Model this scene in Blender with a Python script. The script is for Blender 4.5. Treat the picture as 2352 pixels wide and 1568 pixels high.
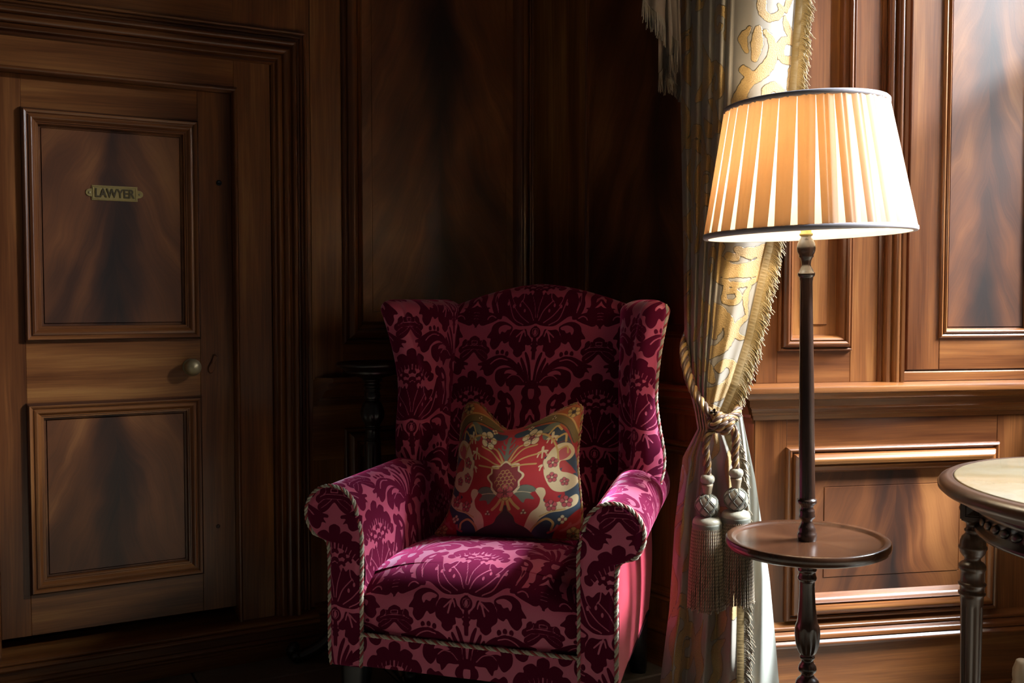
import bpy, math, random
import numpy as np
from mathutils import Matrix, Vector
random.seed(7); np.random.seed(7)
R = math.radians
for o in list(bpy.data.objects): bpy.data.objects.remove(o)
scene = bpy.context.scene
COL = scene.collection

# ------------------------------------------------------------------ camera
CAM_H, CAM_PITCH, LENS = 1.12, R(2.5), 35.0
cd = bpy.data.cameras.new('camera'); cd.lens = LENS; cd.sensor_width = 36.0
cam = bpy.data.objects.new('camera', cd); COL.objects.link(cam)
cam.location = (0, 0, CAM_H); cam.rotation_euler = (R(90) - CAM_PITCH, 0, 0)
scene.camera = cam

# ------------------------------------------------------------------ world, daylight, exposure
w = bpy.data.worlds.new('room_air'); scene.world = w; w.use_nodes = True
bg = w.node_tree.nodes['Background']
bg.inputs['Color'].default_value = (1.0, 0.96, 0.91, 1); bg.inputs['Strength'].default_value = 0.0185
vs = scene.view_settings
vs.view_transform = 'Standard'; vs.look = 'None'; vs.gamma = 1.0; vs.use_curve_mapping = False
vs.exposure = 0.28
DAYLIGHT_W = 6000.0          # sky light entering by the bay window
BULB_W = 8.0                # incandescent bulb of the floor lamp

# ------------------------------------------------------------------ photo pixel -> world
FPX = LENS / 36.0 * 2352
def ray(x, y):
    a = (x - 1176) / FPX; b = (784 - y) / FPX
    c, s = math.cos(CAM_PITCH), math.sin(CAM_PITCH)
    return np.array([a, c + b * s, -s + b * c])
EYE = np.array([0, 0, CAM_H])
def at(x, y, d):                       # point seen at pixel x,y at distance d in front of the camera
    r = ray(x, y); return EYE + r * (d / r[1])
class Wall:
    """vertical plane: local x runs along it, z up, -y out into the room"""
    def __init__(s, o, h):
        s.o = np.array(o, float); h = R(h)
        s.d = np.array([math.sin(h), math.cos(h)]); s.n = np.array([s.d[1], -s.d[0]])
        s.M = Matrix(((s.d[0], -s.n[0], 0, o[0]), (s.d[1], -s.n[1], 0, o[1]), (0, 0, 1, 0), (0, 0, 0, 1)))
    def on(s, x, y, out=0.0):          # (along, height) of the pixel on the plane 'out' metres proud of the wall
        r = ray(x, y); p = s.o + s.n * out
        t = (p @ s.n) / (r[:2] @ s.n); q = EYE + r * t
        return float((q[:2] - s.o) @ s.d), float(q[2])

# where the walls stand (measured from floor lines and the dado)
WA = Wall((-0.678, 3.143), 61.5)                  # door wall
CORNER = WA.o + WA.d * 0.852
WC = Wall((1.5036, 2.8775), 79.5)                 # panelled cheek of the bay
CL = WC.o + WC.d * (-0.853)
_v = CL - CORNER
WB = Wall(CORNER, math.degrees(math.atan2(_v[0], _v[1]))); B_LEN = float(np.linalg.norm(_v))
C_END = 0.10
WD = Wall(WC.o + WC.d * C_END, 148.0)             # window wall of the bay
ROOM_H = 3.10
WIN = (0.12, 2.02, 0.92, 2.76)                    # window opening on WD

dl = bpy.data.lights.new('daylight', 'AREA'); dl.shape = 'RECTANGLE'
dl.size = 2.0; dl.size_y = 2.3; dl.energy = DAYLIGHT_W; dl.color = (0.90, 0.95, 1.0)
dlo = bpy.data.objects.new('daylight', dl); COL.objects.link(dlo)
dlo.matrix_world = WD.M @ Matrix.Translation((1.60, 1.0, 3.86)) @ Matrix.Rotation(R(-90 + 50), 4, 'X')

# ------------------------------------------------------------------ object helpers
def tag(o, label=None, cat=None, group=None, kind=None):
    if label: o['label'] = label
    if cat: o['category'] = cat
    if group: o['group'] = group
    if kind: o['kind'] = kind
    return o
def empty(name, loc=(0, 0, 0), M=None, parent=None):
    o = bpy.data.objects.new(name, None); COL.objects.link(o); o.empty_display_size = 0.1
    if M is not None: o.matrix_world = M
    else: o.location = loc
    if parent is not None: o.parent = parent
    return o
def mesh(name, V, F, mat=None, parent=None, smooth=True, uv=None, attrs=None, M=None, fm=None):
    V = np.asarray(V, float).reshape(-1, 3)
    me = bpy.data.meshes.new(name)
    if isinstance(F, np.ndarray):
        n = len(F); k = F.shape[1]
        me.vertices.add(len(V)); me.vertices.foreach_set('co', V.ravel())
        me.loops.add(n * k); me.loops.foreach_set('vertex_index', F.ravel().astype(np.int32))
        me.polygons.add(n); me.polygons.foreach_set('loop_start', np.arange(0, n * k, k, dtype=np.int32))
        me.polygons.foreach_set('loop_total', np.full(n, k, dtype=np.int32))
        me.update(calc_edges=True)
    else:
        me.from_pydata([tuple(v) for v in V], [], F); me.update()
    if smooth: me.polygons.foreach_set('use_smooth', np.ones(len(me.polygons), bool))
    if uv is not None:
        lay = me.uv_layers.new(name='uv'); li = np.zeros(len(me.loops), np.int32)
        me.loops.foreach_get('vertex_index', li)
        lay.data.foreach_set('uv', np.asarray(uv, float).reshape(-1, 2)[li].ravel())
    for k_, a in (attrs or {}).items():
        at_ = me.attributes.new(k_, 'FLOAT', 'POINT'); at_.data.foreach_set('value', np.asarray(a, np.float32).ravel())
    mats = mat if isinstance(mat, (list, tuple)) else [mat]
    for m in mats:
        if m: me.materials.append(m)
    if fm is not None: me.polygons.foreach_set('material_index', np.asarray(fm, np.int32))
    me.validate()
    o = bpy.data.objects.new(name, me); COL.objects.link(o)
    if parent is not None: o.parent = parent
    if M is not None:
        if parent is None: o.matrix_world = M
        else: o.matrix_local = M
    return o
def gridf(n, m, wn=False, wm=False, off=0):
    i = np.arange(n if wn else n - 1)[:, None]; j = np.arange(m if wm else m - 1)[None, :]
    i2 = (i + 1) % n; j2 = (j + 1) % m
    a = i * m + j; b = i * m + j2; c = i2 * m + j2; d = i2 * m + j
    return np.stack([np.broadcast_to(t, np.broadcast(i, j).shape) for t in (a, b, c, d)], -1).reshape(-1, 4) + off
class Acc:                                # gathers several pieces of ONE part
    def __init__(s): s.V = []; s.F = []; s.m = []; s.n = 0; s.uv = []
    def add(s, V, F, mi=0, uv=None):
        V = np.asarray(V, float).reshape(-1, 3); F = np.asarray(F)
        s.V.append(V); s.F.append(F + s.n); s.m.append(np.full(len(F), mi)); s.n += len(V)
        s.uv.append(np.zeros((len(V), 2)) if uv is None else np.asarray(uv, float).reshape(-1, 2))
    def build(s, name, mat, parent=None, smooth=True, M=None):
        F = [tuple(int(i) for i in f) for a in s.F for f in a] if len({a.shape[1] for a in s.F}) > 1 else np.concatenate(s.F)
        return mesh(name, np.concatenate(s.V), F, mat, parent, smooth, uv=np.concatenate(s.uv), M=M, fm=np.concatenate(s.m))
def catmull(P, n=6, closed=False):
    P = np.asarray(P, float)
    if closed: Q = np.vstack([P[-1], P, P[0], P[1]])
    else: Q = np.vstack([2 * P[0] - P[1], P, 2 * P[-1] - P[-2]])
    t = np.linspace(0, 1, n, endpoint=False)[:, None]; out = []
    for i in range(1, len(Q) - 2):
        a, b, c, d = Q[i - 1], Q[i], Q[i + 1], Q[i + 2]
        out.append(0.5 * (2 * b + (c - a) * t + (2 * a - 5 * b + 4 * c - d) * t ** 2 + (3 * b - a - 3 * c + d) * t ** 3))
    out = np.vstack(out)
    return out if closed else np.vstack([out, P[-1:]])
def resample(P, step):
    P = np.asarray(P, float); L = np.r_[0, np.cumsum(np.linalg.norm(np.diff(P, axis=0), axis=1))]
    n = max(3, int(L[-1] / step)); s = np.linspace(0, L[-1], n)
    return np.stack([np.interp(s, L, P[:, k]) for k in range(P.shape[1])], 1), s
def frames(P):
    T = np.gradient(P, axis=0); T /= np.linalg.norm(T, axis=1)[:, None] + 1e-12
    N = np.zeros_like(P); a = np.array([0, 0, 1.0]) if abs(T[0, 2]) < .9 else np.array([1.0, 0, 0])
    n = a - T[0] * (a @ T[0]); n /= np.linalg.norm(n); N[0] = n
    for i in range(1, len(P)):
        n = n - T[i] * (n @ T[i]); n /= np.linalg.norm(n); N[i] = n
    return T, N, np.cross(T, N)
def tube(P, r, k=8, caps=False):
    P = np.asarray(P, float); T, N, B = frames(P); r = np.broadcast_to(np.asarray(r, float), (len(P),))
    a = np.linspace(0, 2 * math.pi, k, endpoint=False)
    V = P[:, None] + r[:, None, None] * (np.cos(a)[None, :, None] * N[:, None] + np.sin(a)[None, :, None] * B[:, None])
    return V.reshape(-1, 3), gridf(len(P), k, wm=True)
def rope(acc, P, r, n=3, pitch=None, k=6, step=None, cols=None):
    """n strands twisted about the path P"""
    pitch = pitch or r * 7; step = step or pitch / 10
    P, s = resample(P, step); T, N, B = frames(P); sr = r * (0.58 if n == 2 else 0.52 if n == 3 else 0.42)
    for j in range(n):
        ph = 2 * math.pi * (s / pitch + j / n)
        Q = P + (r - sr * .9) * (np.cos(ph)[:, None] * N + np.sin(ph)[:, None] * B)
        V, F = tube(Q, sr, k); acc.add(V, F, (cols[j] if cols else 0))
def lathe(prof, k=40, flute=None):
    """prof: (z, r) pairs; flute(z, angle, r)->r optional"""
    prof = np.asarray(prof, float); a = np.linspace(0, 2 * math.pi, k, endpoint=False)
    z, r = prof[:, 0][:, None], prof[:, 1][:, None] * np.ones((1, k))
    if flute is not None: r = flute(z, a[None, :], r)
    V = np.stack([r * np.cos(a), r * np.sin(a), np.broadcast_to(z, r.shape)], -1)
    return V.reshape(-1, 3), gridf(len(prof), k, wm=True)
def lathe_obj(name, prof, mat, parent, M=None, k=40, flute=None, smoothn=0):
    prof = np.asarray(prof, float)
    if smoothn: prof = catmull(prof, smoothn)
    prof[:, 1] = np.maximum(prof[:, 1], 0.0004)
    V, F = lathe(prof, k, flute)
    return mesh(name, V, F, mat, parent, uv=np.stack([V[:, 2], np.arctan2(V[:, 1], V[:, 0]) * .03], 1), M=M)
def board(name, u0, u1, v0, v1, w0, w1, mat, parent, grain='z', c=0.002, M=None, acc=None):
    """a chamfered board on a wall: along u, height v, from w0 to w1 proud of the wall"""
    def ring(i, w_): return [(u0 + i, -w_, v0 + i), (u1 - i, -w_, v0 + i), (u1 - i, -w_, v1 - i), (u0 + i, -w_, v1 - i)]
    V = ring(0, w0) + ring(0, w1 - c) + ring(c, w1)
    F = [(8, 9, 10, 11), (3, 2, 1, 0)]
    for b in (0, 4):
        for i in range(4): j = (i + 1) % 4; F.append((b + i, b + j, b + 4 + j, b + 4 + i))
    V = np.array(V); uv = np.stack([V[:, 2], V[:, 0] - V[:, 1]], 1) if grain == 'z' else np.stack([V[:, 0], V[:, 2] - V[:, 1]], 1)
    return mesh(name, V, F, mat, parent, smooth=False, uv=uv, M=M)
def frame(name, u0, u1, v0, v1, prof, mat, parent, M=None, sides=(1, 1, 1, 1)):
    """mitred moulding round a rectangle; prof = (inset, proud) from the outer edge inwards"""
    V = []; F = []; uv = []
    C = [(u0, v0, 1, 1), (u1, v0, -1, 1), (u1, v1, -1, -1), (u0, v1, 1, -1)]
    for sd in range(4):
        if not sides[sd]: continue
        a, b = C[sd], C[(sd + 1) % 4]; base = len(V)
        L = 0
        for k, (i, w_) in enumerate(prof):
            if k: L += math.hypot(i - prof[k - 1][0], w_ - prof[k - 1][1])
            for q in (a, b):
                V.append((q[0] + q[2] * i, -w_, q[1] + q[3] * i))
                uv.append(((V[-1][0] if sd % 2 == 0 else V[-1][2]) + sd * 3.1, L + sd))
        for k in range(len(prof) - 1): F.append((base + 2 * k, base + 2 * k + 1, base + 2 * k + 3, base + 2 * k + 2))
    o = mesh(name, V, F, mat, parent, smooth=True, uv=uv, M=M)
    sharp(o, 35); return o
def sharp(o, deg):
    me = o.data
    try: me.set_sharp_from_angle(angle=R(deg))
    except Exception: pass
def run(name, u0, u1, prof, mat, parent, M=None, miter=(0, 0)):
    """horizontal moulding: prof = (height, proud) points from the bottom up"""
    V = []; F = []; uv = []; L = 0
    for k, (v, w_) in enumerate(prof):
        if k: L += math.hypot(v - prof[k - 1][0], w_ - prof[k - 1][1])
        V += [(u0 + miter[0] * w_, -w_, v), (u1 + miter[1] * w_, -w_, v)]; uv += [(u0, L), (u1, L)]
    for k in range(len(prof) - 1): F.append((2 * k, 2 * k + 1, 2 * k + 3, 2 * k + 2))
    F.append(tuple(range(0, 2 * len(prof), 2))[::-1]); F.append(tuple(range(1, 2 * len(prof), 2)))
    o = mesh(name, V, F, mat, parent, smooth=True, uv=uv, M=M); sharp(o, 35); return o
def vrun(name, v0, v1, prof, mat, parent, M=None):
    """vertical moulding: prof = (along, proud) points"""
    V = []; F = []; uv = []; L = 0
    for k, (u, w_) in enumerate(prof):
        if k: L += math.hypot(u - prof[k - 1][0], w_ - prof[k - 1][1])
        V += [(u, -w_, v0), (u, -w_, v1)]; uv += [(v0, L), (v1, L)]
    for k in range(len(prof) - 1): F.append((2 * k, 2 * k + 2, 2 * k + 3, 2 * k + 1))
    F.append(tuple(range(0, 2 * len(prof), 2))[::-1]); F.append(tuple(range(1, 2 * len(prof), 2)))
    o = mesh(name, V, F, mat, parent, smooth=True, uv=uv, M=M); sharp(o, 35); return o
def rnd(prof, n=5):
    return [tuple(p) for p in catmull(prof, n)]
# ------------------------------------------------------------------ materials
class NT:
    def __init__(s, name):
        s.m = bpy.data.materials.new(name); s.m.use_nodes = True; s.t = s.m.node_tree
        s.t.nodes.clear(); s.out = s.t.nodes.new('ShaderNodeOutputMaterial')
    def n(s, kind, ins=None, **kw):
        nd = s.t.nodes.new('ShaderNode' + kind)
        for k, v in kw.items(): setattr(nd, k, v)
        for k, v in (ins or {}).items(): s.set(nd.inputs[k], v)
        return nd
    def set(s, sock, v):
        if isinstance(v, bpy.types.NodeSocket): s.t.links.new(v, sock)
        elif isinstance(v, bpy.types.Node): s.t.links.new(v.outputs[0], sock)
        else:
            if isinstance(v, (tuple, list)) and len(v) == 3 and sock.type == 'RGBA': v = (*v, 1)
            sock.default_value = v
    def math(s, op, a, b=0.0, c=0.0):
        nd = s.n('Math', operation=op)
        for i, v in enumerate((a, b, c)): s.set(nd.inputs[i], v)
        return nd.outputs[0]
    def ss(s, v, a, b):
        return s.n('MapRange', {'Value': v, 'From Min': a, 'From Max': b}, interpolation_type='SMOOTHSTEP').outputs[0]
    def mix(s, f, a, b):
        nd = s.n('Mix', data_type='RGBA'); s.set(nd.inputs[0], f); s.set(nd.inputs[6], a); s.set(nd.inputs[7], b); return nd.outputs[2]
    def noise(s, vec, scale, detail=4, rough=.5, dist=0.0):
        return s.n('TexNoise', {'Vector': vec, 'Scale': scale, 'Detail': detail, 'Roughness': rough, 'Distortion': dist}).outputs[0]
    def ramp(s, f, stops):
        nd = s.n('ValToRGB', {'Fac': f}); e = nd.color_ramp.elements
        while len(e) < len(stops): e.new(.5)
        for q, (p, c) in zip(e, stops): q.position = p; q.color = (*c, 1)
        return nd.outputs[0]
    def xyz(s, x, y, z=0.0):
        return s.n('CombineXYZ', {'X': x, 'Y': y, 'Z': z}).outputs[0]
    def bump(s, h, strength=.3, dist=.002):
        return s.n('Bump', {'Height': h, 'Strength': strength, 'Distance': dist}).outputs[0]
    def principled(s, **ins):
        return s.n('BsdfPrincipled', {k.replace('_', ' '): v for k, v in ins.items()})
    def done(s, sh):
        s.t.links.new(sh.outputs[0] if isinstance(sh, bpy.types.Node) else sh, s.out.inputs[0]); return s.m
def uvn(t):
    sp = t.n('SeparateXYZ', {'Vector': t.n('UVMap', uv_map='uv').outputs[0]})
    return sp.outputs[0], sp.outputs[1], t.n('ObjectInfo').outputs['Random']
def wood(name, stops, rough=.32, coat=.35):
    t = NT(name); u, v, rn = uvn(t)
    off = t.math('MULTIPLY', rn, 37.0)
    warp = t.noise(t.xyz(t.math('MULTIPLY', u, 1.6), t.math('MULTIPLY', v, 5.0), off), 1.0, 2)
    vv = t.math('ADD', t.math('MULTIPLY', v, 1.0), t.math('MULTIPLY', warp, .03))
    big = t.noise(t.xyz(t.math('MULTIPLY', u, 1.3), t.math('MULTIPLY', vv, 16.0), off), 1.0, 3)
    fine = t.noise(t.xyz(t.math('MULTIPLY', u, 5.0), t.math('MULTIPLY', vv, 190.0), off), 1.0, 4, .6)
    f = t.math('ADD', t.math('MULTIPLY', big, .68), t.math('MULTIPLY', fine, .32))
    f = t.math('ADD', f, t.math('MULTIPLY', t.math('SUBTRACT', rn, .5), .12))
    col = t.ramp(f, stops)
    rg = t.math('ADD', t.math('MULTIPLY', big, .12), rough - .06)
    return t.done(t.principled(Base_Color=col, Roughness=rg, Coat_Weight=coat * .75, Coat_Roughness=.24,
                               Normal=t.bump(fine, .10, .001)))
WST = [(.28, (.058, .0158, .0046)), (.45, (.125, .0395, .0108)), (.58, (.205, .0735, .0198)), (.74, (.345, .152, .0425))]
WOOD = wood('mahogany_straight_grain', WST)
WOODD = wood('mahogany_dark_bead', [(.3, (.020, .008, .006)), (.5, (.055, .020, .012)), (.75, (.11, .042, .020))], .26, .5)
EBONY = wood('ebonised_turned_wood', [(.3, (.006, .004, .004)), (.55, (.018, .010, .007)), (.8, (.042, .021, .012))], .30, .35)
WALNUT = wood('dark_walnut', [(.3, (.016, .008, .005)), (.5, (.050, .022, .011)), (.75, (.12, .055, .026))], .34, .25)
LAMPWOOD = wood('lamp_turned_wood', [(.3, (.010, .005, .004)), (.5, (.030, .013, .008)), (.78, (.085, .036, .017))], .27, .5)
TRAYWOOD = wood('tray_mottled_wood', [(.3, (.018, .007, .004)), (.5, (.048, .018, .008)), (.75, (.10, .042, .019))], .25, .5)
def flame():
    t = NT('mahogany_flame_veneer'); x, y, rn = uvn(t)
    off = t.math('MULTIPLY', rn, 53.0)
    wob = t.noise(t.xyz(0.0, t.math('MULTIPLY', y, 3.5), off), 1.0, 3)
    xs = t.math('ADD', x, t.math('MULTIPLY', t.math('SUBTRACT', wob, .5), .07))
    ax = t.math('ABSOLUTE', xs)
    side = t.math('SIGN', xs)
    wx = t.noise(t.xyz(t.math('MULTIPLY', xs, 5.0), t.math('MULTIPLY', y, 3.0), off), 1.0, 3)
    p = t.math('ADD', y, t.math('ADD', t.math('MULTIPLY', t.math('POWER', t.math('ADD', ax, .001), .85), 1.9), t.math('MULTIPLY', wx, .34)))
    z = t.math('ADD', off, t.math('MULTIPLY', side, 1.7))
    pl = t.noise(t.xyz(t.math('MULTIPLY', p, 5.2), t.math('MULTIPLY', ax, 3.2), z), 1.0, 3, .5, .6)
    fine = t.noise(t.xyz(t.math('MULTIPLY', p, 70.0), t.math('MULTIPLY', ax, 9.0), z), 1.0, 4, .65)
    spine = t.ss(t.math('ADD', ax, t.math('MULTIPLY', t.math('SUBTRACT', wx, .5), .12)), .0, .085)
    cl = t.noise(t.xyz(t.math('MULTIPLY', xs, 4.0), t.math('MULTIPLY', y, 2.4), t.math('ADD', off, 9.0)), 1.0, 2)
    f = t.math('ADD', t.math('MULTIPLY', pl, .46), t.math('MULTIPLY', fine, .14))
    f = t.math('ADD', f, t.math('MULTIPLY', cl, .50))
    f = t.math('SUBTRACT', f, t.math('MULTIPLY', t.math('SUBTRACT', 1.0, spine), .22))
    col = t.ramp(f, [(.24, (.014, .0055, .0035)), (.42, (.055, .0165, .0062)), (.57, (.14, .045, .0135)), (.74, (.30, .116, .035))])
    por = t.noise(t.xyz(t.math('MULTIPLY', x, 260.0), t.math('MULTIPLY', y, 120.0), 0.0), 1.0, 2)
    return t.done(t.principled(Base_Color=col, Roughness=.42, Coat_Weight=.45, Coat_Roughness=.30, Normal=t.bump(por, .08, .001)))
FLAME = flame()
def plain(name, col, rough=.5, metal=0.0, **kw):
    t = NT(name); tc = t.n('TexCoord').outputs['Object']
    nz = t.noise(tc, kw.pop('scale', 60.0), 3)
    c = t.mix(t.math('MULTIPLY', nz, kw.pop('vary', .5)), col, tuple(x * .62 for x in col))
    return t.done(t.principled(Base_Color=c, Roughness=rough, Metallic=metal, Normal=t.bump(nz, kw.pop('bumps', .05), .001), **kw))
BRASS = plain('aged_brass', (.46, .34, .13), .42, .65, scale=120.0, vary=.9, bumps=.15)
DARKBRASS = plain('worn_dark_brass', (.34, .265, .145), .42, .5, scale=90.0, vary=.9)
LACQUER = plain('black_lacquer', (.007, .007, .009), .3)
LETTER = plain('blackened_brass_lettering', (.075, .052, .022), .5, .4)
IRON = plain('blackened_iron', (.012, .014, .02), .35, .6)
PLASTER = plain('ceiling_plaster', (.30, .27, .23), .9)
OUTW = plain('window_paint', (.62, .60, .55), .5)
def stone():
    t = NT('buff_limestone'); tc = t.n('TexCoord').outputs['Object']; rn = t.n('ObjectInfo').outputs['Random']
    v = t.n('VectorMath', {0: tc, 1: t.xyz(rn, t.math('MULTIPLY', rn, 7.0), 0.0)}, operation='ADD').outputs[0]
    a = t.noise(v, 5.0, 5, .6); b = t.noise(v, 40.0, 4)
    c = t.ramp(t.math('ADD', t.math('MULTIPLY', a, .8), t.math('MULTIPLY', b, .2)), [(.3, (.125, .104, .075)), (.55, (.215, .18, .128)), (.75, (.30, .25, .183))])
    return t.done(t.principled(Base_Color=c, Roughness=.5, Normal=t.bump(b, .15, .002)))
STONE = stone()
GROUT = plain('dark_grout', (.03, .025, .02), .9)
def marble():
    t = NT('cream_marble'); tc = t.n('TexCoord').outputs['Object']
    a = t.noise(tc, 4.5, 7, .62, .8); b = t.noise(tc, 13.0, 5, .6, 1.2)
    c = t.ramp(t.math('ADD', t.math('MULTIPLY', a, .7), t.math('MULTIPLY', b, .3)), [(.30, (.16, .115, .058)), (.45, (.23, .18, .105)), (.6, (.27, .23, .16)), (.75, (.20, .175, .135))])
    return t.done(t.principled(Base_Color=c, Roughness=.12, Specular_IOR_Level=.6))
MARBLE = marble()
def damask():
    t = NT('raspberry_damask_velvet')
    a = t.n('Attribute', attribute_name='damask').outputs['Fac']
    tc = t.n('TexCoord').outputs['Object']
    fz = t.noise(tc, 900.0, 2); cl = t.noise(tc, 9.0, 3)
    f = t.ss(t.math('ADD', a, t.math('MULTIPLY', t.math('SUBTRACT', fz, .5), .0012)), -.0007, .0007)
    h = t.math('ADD', t.math('MULTIPLY', f, 1.0), t.math('MULTIPLY', fz, .10))
    bn = t.bump(h, .55, .0016)
    sat = t.principled(Base_Color=t.mix(cl, (.55, .076, .160), (.46, .060, .125)), Roughness=.46, Specular_IOR_Level=.75,
                       Specular_Tint=(1, .82, .95, 1), Sheen_Weight=1.0, Sheen_Roughness=.40, Sheen_Tint=(1, .66, .94, 1), Normal=bn)
    vel = t.principled(Base_Color=t.mix(cl, (.105, .0026, .024), (.065, .0014, .015)), Roughness=.9, Specular_IOR_Level=.12,
                       Sheen_Weight=1.0, Sheen_Roughness=.42, Sheen_Tint=(1, .115, .38, 1), Normal=bn)
    return t.done(t.n('MixShader', {0: f, 1: sat, 2: vel}))
DAMASK = damask()
def redcloth():
    t = NT('plain_crimson_cloth'); tc = t.n('TexCoord').outputs['Object']; nz = t.noise(tc, 700.0, 2)
    return t.done(t.principled(Base_Color=(.50, .028, .058, 1), Roughness=.6, Sheen_Weight=.4, Sheen_Roughness=.4, Sheen_Tint=(1, .5, .6, 1), Normal=t.bump(nz, .12, .0006)))
REDCLOTH = redcloth()
def thread(name, col, rough=.55, sheen=.3):
    t = NT(name); tc = t.n('TexCoord').outputs['Object']; nz = t.noise(tc, 400.0, 3)
    return t.done(t.principled(Base_Color=t.mix(nz, tuple(c * .7 for c in col), col), Roughness=rough, Sheen_Weight=sheen, Normal=t.bump(nz, .2, .0006)))
TH_CREAM = thread('cream_thread', (.52, .47, .36)); TH_RED = thread('red_thread', (.34, .035, .035))
TH_GOLD = thread('gold_thread', (.40, .235, .075), .4); TH_RUST = thread('rust_thread', (.095, .042, .020), .4)
TH_BRONZE = thread('bronze_thread', (.17, .115, .062), .5)
TH_ROPE = thread('rope_gold', (.34, .175, .042), .38)
TH_TAUPE_SHADE = thread('shaded_taupe_thread', (.075, .055, .033), .6)  # swag fringe thread, the curtain's shade put into its colour
TH_SAGE = thread('sage_thread', (.40, .38, .29), .5); TH_BEIGE = thread('beige_thread', (.33, .245, .14), .5)
TH_SILK = thread('sage_silk', (.31, .28, .205), .4); TH_OLD = thread('old_gold_thread', (.36, .245, .085), .5)
TH_BRAID = thread('tarnished_gold_braid', (.24, .155, .05), .45)
TH_DULL = thread('drab_thread', (.26, .20, .12), .6); TH_GREEN = thread('grey_green_braid', (.12, .12, .085), .5)
def brocade():
    t = NT('gold_brocade'); a = t.n('Attribute', attribute_name='brocade').outputs['Fac']
    tc = t.n('TexCoord').outputs['Object']; fz = t.noise(tc, 330.0, 3, .6); ed = t.noise(tc, 75.0, 4)
    aa = t.math('ADD', a, t.math('MULTIPLY', t.math('SUBTRACT', ed, .5), .009))
    f = t.ss(aa, -.0009, .0009)
    rim = t.math('MULTIPLY', t.ss(aa, -.0026, -.0008), t.math('SUBTRACT', 1.0, t.ss(aa, .0004, .0018)))
    h = t.math('MULTIPLY', f, t.math('ADD', .6, t.math('MULTIPLY', fz, .9)))
    bn = t.bump(h, .65, .0028)
    gr = t.principled(Base_Color=t.mix(rim, (.27, .24, .20), (.095, .072, .042)), Roughness=.38, Specular_IOR_Level=.55, Sheen_Weight=.2, Normal=bn)
    go = t.principled(Base_Color=t.mix(fz, (.20, .12, .042), (.50, .32, .11)), Roughness=.62, Sheen_Weight=.25, Normal=bn)
    return t.done(t.n('MixShader', {0: f, 1: gr, 2: go}))
BROCADE = brocade()
def satin(name, col, rough=.4, trans=0.0):
    t = NT(name); tc = t.n('TexCoord').outputs['Object']; nz = t.noise(tc, 500.0, 2)
    p = t.principled(Base_Color=(*col, 1), Roughness=rough, Sheen_Weight=.15, Normal=t.bump(nz, .06, .0005))
    if trans: p = t.n('MixShader', {0: trans, 1: p, 2: t.n('BsdfTranslucent', {'Color': (*col, 1)})})
    return t.done(p)
LINING = satin('ivory_sateen_lining', (.58, .60, .545), .45, .15)
SWAGSAT = satin('shaded_taupe_satin', (.10, .075, .058), .38)  # swag satin darkened in its base colour for the curtain's shade
def shade_cloth(name, col, tr, rough=.7, through=None):
    t = NT(name); tc = t.n('TexCoord').outputs['Object']; wv = t.noise(tc, 160.0, 3)
    c = t.mix(t.math('MULTIPLY', wv, .25), col, tuple(x * .8 for x in col))
    p = t.principled(Base_Color=c, Roughness=rough, Sheen_Weight=.2)
    return t.done(t.n('MixShader', {0: tr, 1: p, 2: t.n('BsdfTranslucent', {'Color': through or c})}))
PLEAT = shade_cloth('cream_pleat_silk', (.64, .49, .36), .25, through=(.92, .50, .22, 1))
SHLINE = shade_cloth('cream_shade_lining', (.92, .86, .74), .42)
SHTRIM = satin('grey_lilac_binding', (.46, .42, .46), .45)
def bulbm():
    t = NT('lit_bulb'); return t.done(t.n('Emission', {'Color': (1, .80, .50, 1), 'Strength': 30.0}))
BULB = bulbm()
def pane():
    t = NT('window_glass')
    return t.done(t.n('MixShader', {0: .06, 1: t.n('BsdfTransparent', {'Color': (.97, .98, .98, 1)}), 2: t.n('BsdfGlossy', {'Roughness': .02})}))
PANE = pane()
# ------------------------------------------------------------------ the room
def wallmesh(name, W, u0, u1, v0, v1, label, mat=None, out=0.0, thick=.12, back=True):
    o = board(name, u0, u1, v0, v1, -thick, out, mat or WOOD, None, 'z', .0005, M=W.M)
    return tag(o, label, 'wall', kind='structure')
# floor: grout bed with stone flags laid on it, running with the door wall
bed = mesh('floor', [(-2.6, .2, -.05), (3.2, .2, -.05), (3.2, 4.4, -.05), (-2.6, 4.4, -.05), (-2.6, .2, -.006), (3.2, .2, -.006), (3.2, 4.4, -.006), (-2.6, 4.4, -.006)],
           [(4, 5, 6, 7), (0, 3, 2, 1), (0, 1, 5, 4), (1, 2, 6, 5), (2, 3, 7, 6), (3, 0, 4, 7)], GROUT, smooth=False)
tag(bed, 'buff stone flagged floor with fine dark joints', 'floor', kind='structure')
TS = .52
def flag_mesh():
    c = .004; g = .003; s = TS / 2 - g
    ring = lambda i, z: [(-s + i, -s + i, z), (s - i, -s + i, z), (s - i, s - i, z), (-s + i, s - i, z)]
    V = ring(0, -.012) + ring(0, -c) + ring(c, 0); F = [(8, 9, 10, 11)]
    for b in (0, 4):
        for i in range(4): j = (i + 1) % 4; F.append((b + i, b + j, b + 4 + j, b + 4 + i))
    me = bpy.data.meshes.new('flagstone'); me.from_pydata(V, [], F); me.materials.append(STONE); return me
FM = flag_mesh()
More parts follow.
